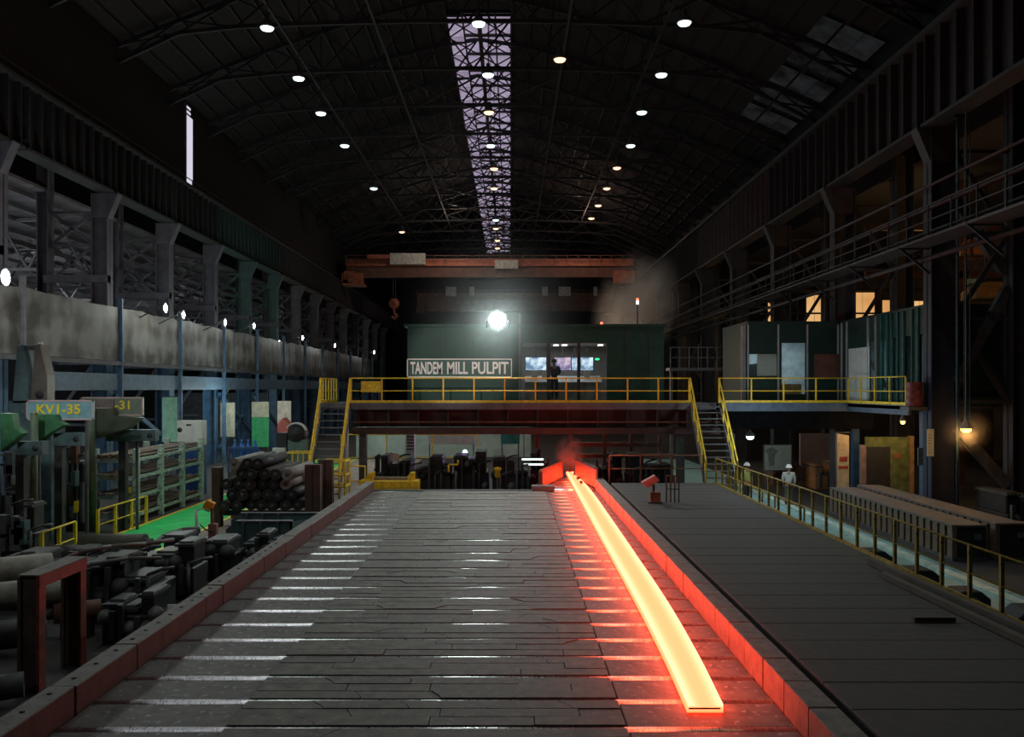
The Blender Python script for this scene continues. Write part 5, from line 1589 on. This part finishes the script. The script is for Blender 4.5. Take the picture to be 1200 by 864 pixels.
# lit panels, doors in the left wall
wlow = MB().box(-30, -19.9, 72, 72.2, 0, 4.6).build('wall_left_cross', M('blue_grey_wall', (.06, .075, .09), .8)); wlow['kind'] = 'structure'
panel('green_sheet', 'tall pale green sheet standing left of the white cabinet', 'panel', 190, 208, 465.5, 518, 43, M('pale_green_sheet', (.4, .85, .58), .7, 0, .3, 1.5), frame=bluep)
panel('cream_door', 'cream door and frame seen between the blue columns', 'door', 258, 275, 472, 512, 58, M('cream_door', (.5, .46, .33), .7, 0, .3))
panel('green_door', 'green double door with cream top behind the blue brace', 'door', 295, 315, 472, 524, 60, M('door_green', (.04, .36, .12), .6, 0, .3))
panel('cream_screen', 'cream transom panel above the green double door', 'panel', 295, 315, 471, 489, 59.9, M('cream_door', (.5, .46, .33)), legs=False, th=.05)
panel('cream_screen', 'pale cream lit panel behind the dark red hood', 'panel', 325, 341, 470, 515, 60, M('cream_door2', (.6, .5, .4), .7, 0, .3))
t = thing('red_hood', 'dark red pentagonal hood in front of the cream panel', 'hood', at(332, 510, 57))
MB().prism([(at(x, y, 57).x, at(x, y, 57).z) for x, y in ((325, 510), (325, 497), (331.5, 490), (338, 497), (338, 510))], 'y', 57, 58).build('hood_shell', M('hood_red', (.3, .06, .04), .6), t)
MB().box(at(328, 0, 57).x, at(335, 0, 57).x, 57.2, 57.8, 0, at(0, 510, 57).z).build('stem', steel, t)
# motor left of stairs
p = at(349, 508, 42)
t = thing('electric_motor', 'dark round motor with a white guard arc, left of the platform stairs', 'motor', (p.x, 42, 0))
MB().lathe(p, [(0, -.5), (.35, -.48), (.42, -.4), (.42, .4), (0, .45)], 20, 'y').build('frame', black, t)
MB().box(p.x - .4, p.x + .4, 41.6, 42.4, 0, p.z - .3).build('pedestal', M('base_teal', (.12, .2, .18)), t)
g = MB()
for i in range(8):
    t0_ = math.radians(20 + 16 * i); t1_ = math.radians(36 + 16 * i)
    g.bar(p + Vector((math.cos(t0_) * .52, -.3, math.sin(t0_) * .52)), p + Vector((math.cos(t1_) * .52, -.3, math.sin(t1_) * .52)), .3, .07)
g.build('guard', white, t)
MB().box(p.x - .9, p.x - .45, 41.6, 42.2, 0, p.z + .05).build('junction_box', black, t)
panel('white_frame_box', 'white open box frame on the floor left of the motor', 'box', 319, 333, 525.5, 538, 41, white, th=.4)
# blue platform-side column and beams (left lower)
lb = MB()
lb.bar((-19.3, 34, 5.3), (-19.3, 110, 5.3), .3, .8); 
o = lb.build('beam_lower_left', M('lower_blue_beam', (.09, .14, .19), .6, 0, .3)); o['kind'] = 'structure'; o['label'] = 'blue-grey runway beam under the dappled sheets'
g = MB()
for y0_, y1_ in ((41.8, 49.35), (56.9, 64.4), (64.4, 71.9)):
    g.bar((-19.4, y0_, 4.6), (-19.4, y1_, 1.6), .2, .25); 
g.bar((-19.4, 56.9, 1.0), (-19.4, 62, 3.0), .2, .2)
o = g.build('trim_3', colblue); o['kind'] = 'structure'; o['label'] = 'blue diagonal braces between the left columns'
light('POINT', 'left_low_light', (-17.5, 55, 4.2), 260, (.75, .95, 1), .5)
light('POINT', 'left_low_light', (-20.8, 66, 3.6), 160, (.9, 1, .9), .5)
light('POINT', 'left_low_light', (-14.6, 36.5, 5.2), 90, (.9, 1, .93), .3)  # unseen fill added to brighten the white cabinet and rack top
light('POINT', 'left_low_light', (-13, 50, 3.4), 120, (.9, 1, .95), .4)
light('POINT', 'left_low_light', (-25, 40, 4.5), 160, (.75, .85, 1), .5)

# ------------------------------------------------------------------ left foreground machinery
pfm = M('portal_brown', (.10, .075, .06), .7, 0, .4, 4)
pfr = M('portal_red', (.28, .06, .045), .6, 0, .35, 5)
t = thing('portal_stand', 'brown and red steel portal frame standing left of the kerb', 'frame', (-7.8, 14.7, 0))
for y, zt_ in ((14.0, 1.93), (15.35, 1.93)):
    MB().box(-8.03, -7.74, y, y + .06, 0, zt_ - .01).box(-8.05, -8.0, y - .07, y + .13, 0, zt_ - .01).build('post', pfm, t)
    MB().box(-7.74, -7.69, y - .07, y + .13, 0, zt_).build('post_flange', pfr, t)
MB().box(-8.03, -7.67, 13.92, 15.48, zt_ - .0, zt_ + .02).build('top_plate', kerbtop, t)
MB().box(-7.75, -7.68, 13.925, 15.485, zt_ - .2, zt_ - .003).build('top_beam', pfr, t)
# big rolls, far left
rg = M('roll_grey', (.24, .235, .2), .7, 0, .35, 4)
for k, (ax, ay, az, bx, by, bz, r_, lab, m) in enumerate((
        (-12.2, 16.5, 1.2, -9.9, 18.4, 1.15, .3, 'grey cylindrical roll lying slanted at the left picture edge', rg),
        (-11.5, 15.3, 1.0, -9.1, 17.2, .95, .26, 'second grey roll lying slanted in front of the first', rg),
        (-11.9, 14.6, .35, -9.2, 16.2, .4, .3, 'dark roll below the grey slanted rolls', black),
        (-9.1, 17.0, .5, -8.35, 17.4, .5, .2, 'dark roll seen through the brown portal frame', wood))):
    o = thing('mill_roll', lab, 'roll', ((ax + bx) / 2, (ay + by) / 2, 0))
    a = Vector((ax, ay, az)); c = Vector((bx, by, bz))
    d = (c - a).normalized()
    MB().tube(a, c, r_, 22).build('barrel', m, o)
    MB().tube(c, c + d * .35, r_ * .55, 16).build('neck', steel, o)
    MB().tube(a - d * .35, a, r_ * .55, 16).build('neck', steel, o)
    MB().box((ax + bx) / 2 - .3, (ax + bx) / 2 + .3, (ay + by) / 2 - .1, (ay + by) / 2 + .1, 0, (az + bz) / 2 - r_ * .8).build('saddle', black, o)
cp_y = M('coupling_yellow', (.4, .28, .03), .5, 0, .4, 5)
t = thing('drive_coupling', 'yellow and grey shaft coupling at the lower left picture edge', 'coupling', (-8.0, 13.4, 0))
a = Vector((-8.9, 13.0, .25)); d = Vector((.9, .45, .03)).normalized()
MB().tube(a - d * .6, a + d * .2, .16, 16).build('shaft', steel, t)
MB().tube(a + d * .2, a + d * .3, .32, 20).build('yellow_flange', cp_y, t)
MB().tube(a + d * .33, a + d * .62, .27, 20).build('hub', steel2, t)
MB().tube(a + d * .65, a + d * .78, .32, 20).build('yellow_flange', cp_y, t)
MB().tube(a + d * .78, a + d * 1.3, .2, 16).build('shaft', steel, t)
MB().box(-9.0, -8.6, 12.9, 13.3, -.0, .1).build('pad', steel, t)
# dark rolls/cylinders behind
for (px0, px1, py0, py1, D, lab, m) in ((96, 170, 627, 650, 25.2, 'large olive-dark cylinder lying across, behind the machinery', M('cyl_olive', (.075, .075, .055), .6, 0, .3)), (62, 137, 640, 662, 22.8, 'dark flat-topped cylinder in front of the olive one', M('cyl_dark', (.05, .05, .045), .6, 0, .3))):
    a = at(px0, (py0 + py1) / 2, D); c = at(px1, (py0 + py1) / 2, D); r_ = (py1 - py0) / 2000 * D * 1.1
    t = thing('mill_roll', lab, 'roll', ((a.x + c.x) / 2, D, 0))
    MB().tube(a, c, r_, 24).build('barrel', m, t)
    MB().tube(c, c + Vector((.2, 0, 0)), r_ * .6, 16).build('neck', steel, t)
    for x in (a.x + .3, c.x - .4):
        MB().box(x, x + .2, D - .2, D + .2, 0, a.z - r_ * .8).build('saddle', black, t)
dm = M('machine_dark', (.028, .029, .028), .55, 0, .45, 5)
dm2 = M('machine_darkteal', (.025, .033, .035), .55, 0, .4, 5)
ml = [(-9.3, -7.6, 18.2, 19.4, 1.35, 'dark machine block with hoses just beyond the portal frame', dm2),
      (-8.9, -7.5, 20.2, 21.2, 1.35, 'dark machine block in the middle of the left pit', dm),
      (-9.0, -7.2, 22.0, 23.2, 1.2, 'dark machine block nearest the green path', dm2),
      (-12.0, -9.6, 19.2, 20.6, 1.2, 'wide dark machine body behind the portal frame', dm),
      (-8.0, -6.7, 16.7, 17.6, 1.0, 'low dark machine block beside the kerb', dm),
      (-11.2, -9.4, 21.6, 22.6, .9, 'low dark housing left of the hoses', dm),
      (-7.2, -6.3, 23.0, 24.0, 1.1, 'small dark box at the kerb below the orange lamp post', dm2)]
for k, (x0_, x1_, y0_, y1_, z1_, lab, m) in enumerate(ml):
    machine(lab, x0_, x1_, y0_, y1_, z1_, m, 8, 40 + k)
MB_h = [([(-9.6, 18.0, 1.3), (-9.2, 18.2, 1.5), (-8.7, 18.6, 1.55), (-8.2, 19.2, 1.5), (-7.9, 20.0, 1.45)], .045, 'grey hose looping over the dark machine blocks'),
        ([(-9.4, 17.8, 1.15), (-8.8, 17.9, 1.3), (-8.2, 18.3, 1.35), (-7.6, 18.6, 1.3)], .04, 'thin hose below the grey looping one'),
        ([(-9.4, 22.2, .75), (-9.2, 22.6, 1.05), (-8.8, 22.9, 1.18), (-8.4, 23.1, 1.18)], .08, 'thick bent pipe beside the orange lamp post')]
for pts, r_, lab in MB_h:
    tag(MB().path(pts, r_, 10).build('hose', M('hose_grey', (.14, .14, .13), .6)), lab, 'hose')
tt = thing('pit_pump', 'squat dark pump at the lower left beside the portal foot', 'pump', (-10.2, 15, 0))
MB().lathe((-10.2, 14.2, 1.0), [(0, -.3), (.25, -.28), (.32, -.1), (.32, .3), (0, .35)], 18, 'y').build('casing', dm2, tt)
MB().box(-10.6, -9.8, 14.0, 14.8, 0, .75).build('base_block', dm2, tt)
MB().box(-10.1, -9.7, 13.7, 14.2, 0, .45).build('foot', dm, tt)

# small orange lamp post
p = at(246, 592, 25.5)
t = thing('signal_post', 'brown post with an orange box lamp beside the green path', 'lamp post', (p.x + .25, 25.5, 0))
MB().prism([(p.x - .2, p.z - .05), (p.x + .02, p.z - .17), (p.x + .16, p.z + .05), (p.x - .06, p.z + .16)], 'y', 25.4, 25.6).build('orange_box', M('box_lamp_orange', (.7, .3, .02), .5), t)
MB().tube((p.x + .08, 25.5, 0), (p.x + .06, 25.5, p.z - .1), .05, 10).build('post', wood, t)
MB().box(p.x - .02, p.x + .22, 25.4, 25.6, .0, .95).build('sleeve', M('sleeve_pink', (.3, .12, .1)), t)
MB().tube((p.x - .3, 25.4, 0.0), (p.x - .38, 25.4, 1.35), .05, 10).build('white_pipe', M('pipe_white', (.5, .55, .5)), t)
MB().path([(p.x - .38, 25.4, 1.35), (p.x - .2, 25.4, 1.42), (p.x, 25.45, 1.3)], .02, 8).build('cable', M('pipe_white', (.5, .55, .5)), t)
MB().path([(p.x - .25, 25.38, .95), (p.x - .1, 25.38, .8), (p.x + .15, 25.38, .7), (p.x + .3, 25.38, .45)], .02, 8).build('cable', black, t)
# teal troughs beside the kerb
for (x0_, x1_, y0_, y1_, z0_, z1_, lab) in ((-8.2, -6.3, 24.6, 25.0, 0, 1.15, 'teal-grey steel side plate of the chute nearest the kerb'), (-8.9, -6.0, 27.2, 27.6, 0, 1.0, 'teal-grey cross plate behind the first chute plate')):
    t = thing('chute_plate', lab, 'plate', ((x0_ + x1_) / 2, y0_, 0))
    MB().prism([(x0_, 0), (x1_, 0), (x1_, z1_), (x0_ + .3, z1_), (x0_, z1_ * .8)], 'y', y0_, y0_ + .06).build('plate', tealp, t)
    MB().box(x0_ + .3, x1_, y0_ - .04, y0_ + .16, z1_, z1_ + .03).build('flange', steel2, t)
    MB().prism([(y0_, 0), (y0_ + 2.2, 0), (y0_ + 2.2, z1_ * .75), (y0_, z1_)], 'x', x1_ - .06, x1_).build('side_plate', tealp, t)
    for i in range(3):
        x = x0_ + .5 + i * .5
        MB().box(x, x + .05, y0_ - .12, y0_, 0, z1_).build('rib', tealp, t)

# dark clutter column of machinery at far left between posts
for k, (px0, px1, py0, D, lab, m) in enumerate(((0, 34, 530, 27, 'dark pipework cabinet at the left picture edge under the green arm', dm), (50, 100, 520, 29.8, 'tall dark valve bank between the two pipe posts', dm2), (0, 40, 590, 23.5, 'low dark cabinet at the left picture edge', dm))):
    a = at(px0, 0, D); c = at(px1, py0, D)
    t = machine(lab, a.x, c.x, D, D + .8, c.z, m, 9, 60 + k, 'valve_bank')
    rr = random.Random(k)
    for i in range(8 if px1 - px0 > 10 else 2):
        x = rr.uniform(a.x, c.x - .3); z = rr.uniform(.4, c.z - .5)
        MB().box(x, x + rr.uniform(.1, .3), D - .3, D - .02, z, z + rr.uniform(.15, .7)).build('box', rr.choice((wood, steel, dm2, tealp, steel2)), t)
# ================================================================== steam
def steam(name, lab, c, s, dens, noise, thr, col=(.9, .85, .8), rot=0, noff=0):
    bm = bmesh.new(); bmesh.ops.create_icosphere(bm, subdivisions=3, radius=1)
    me = bpy.data.meshes.new(name); bm.to_mesh(me); bm.free()
    o = bpy.data.objects.new(name, me); COL.objects.link(o); o.location = c; o.scale = s; o.rotation_euler.y = rot
    m = bpy.data.materials.new(name); m.use_nodes = True
    nt = m.node_tree; nt.nodes.remove(nt.nodes['Principled BSDF'])
    v = nt.nodes.new('ShaderNodeVolumePrincipled'); v.inputs['Color'].default_value = col + (1,)
    tc = nt.nodes.new('ShaderNodeTexCoord'); n = nt.nodes.new('ShaderNodeTexNoise'); n.inputs['Scale'].default_value = noise; n.inputs['Detail'].default_value = 4
    mp_ = nt.nodes.new('ShaderNodeMapping'); mp_.inputs['Location'].default_value = (noff, 0, 0)
    nt.links.new(tc.outputs['Object'], mp_.inputs[0]); nt.links.new(mp_.outputs[0], n.inputs['Vector'])
    ln_ = nt.nodes.new('ShaderNodeVectorMath'); ln_.operation = 'LENGTH'; nt.links.new(tc.outputs['Object'], ln_.inputs[0])
    f1 = nt.nodes.new('ShaderNodeMapRange'); f1.inputs['From Min'].default_value = 1.0; f1.inputs['From Max'].default_value = .2
    nt.links.new(ln_.outputs['Value'], f1.inputs['Value'])
    f2 = nt.nodes.new('ShaderNodeMapRange'); f2.inputs['From Min'].default_value = thr; f2.inputs['From Max'].default_value = thr + .3
    nt.links.new(n.outputs[0], f2.inputs['Value'])
    sq = nt.nodes.new('ShaderNodeMath'); sq.operation = 'POWER'; sq.inputs[1].default_value = 1.7; nt.links.new(f1.outputs[0], sq.inputs[0])
    mu = nt.nodes.new('ShaderNodeMath'); mu.operation = 'MULTIPLY'; nt.links.new(sq.outputs[0], mu.inputs[0]); nt.links.new(f2.outputs[0], mu.inputs[1])
    mu2 = nt.nodes.new('ShaderNodeMath'); mu2.operation = 'MULTIPLY'; nt.links.new(mu.outputs[0], mu2.inputs[0]); mu2.inputs[1].default_value = dens
    nt.links.new(mu2.outputs[0], v.inputs['Density'])
    nt.links.new(v.outputs[0], nt.nodes['Material Output'].inputs['Volume'])
    me.materials.append(m)
    tag(o, lab, 'steam', None, 'stuff')
    return o
p = at(746, 358, 46)
steam('steam', 'brownish steam plume rising behind the right end of the pulpit roof', p, (2.5, 1.8, 3.6), 1.3, 1.6, .36, (.9, .8, .72), rot=.35)
light('POINT', 'plume_light', (p.x - 2.2, 47.5, 6.2), 520, (1, .75, .55), .5)  # hidden light added behind the pulpit to brighten the plume from below
p = at(668, 531, 39.4)
steam('steam', 'red-lit puff of steam over the funnel where the strip emerges', p, (.85, .6, .95), 4.5, 2.0, .34, (.95, .85, .8), rot=.2, noff=3)
p = at(583, 375, 38.3)
steam('added_haze', 'hazy ball added for the glow of the large pulpit flood lamp', p + Vector((0, -1.2, 0)), (4.8, 2.6, 4.6), .03, 1.0, -1, (.9, 1, .97))  # hazy volume confined to a ball, added to give this lamp its glow
p = at(1132, 503, 28.5)
steam('added_haze', 'hazy ball added for the orange glow of the lamp between the right columns', p, (.9, .8, .9), .25, 1.0, -1, (1, .9, .8))  # small hazy ball added to spread the lamp's orange glow
SC.cycles.volume_step_rate = 1
SC.cycles.volume_bounces = 0
SC.cycles.max_bounces = 6
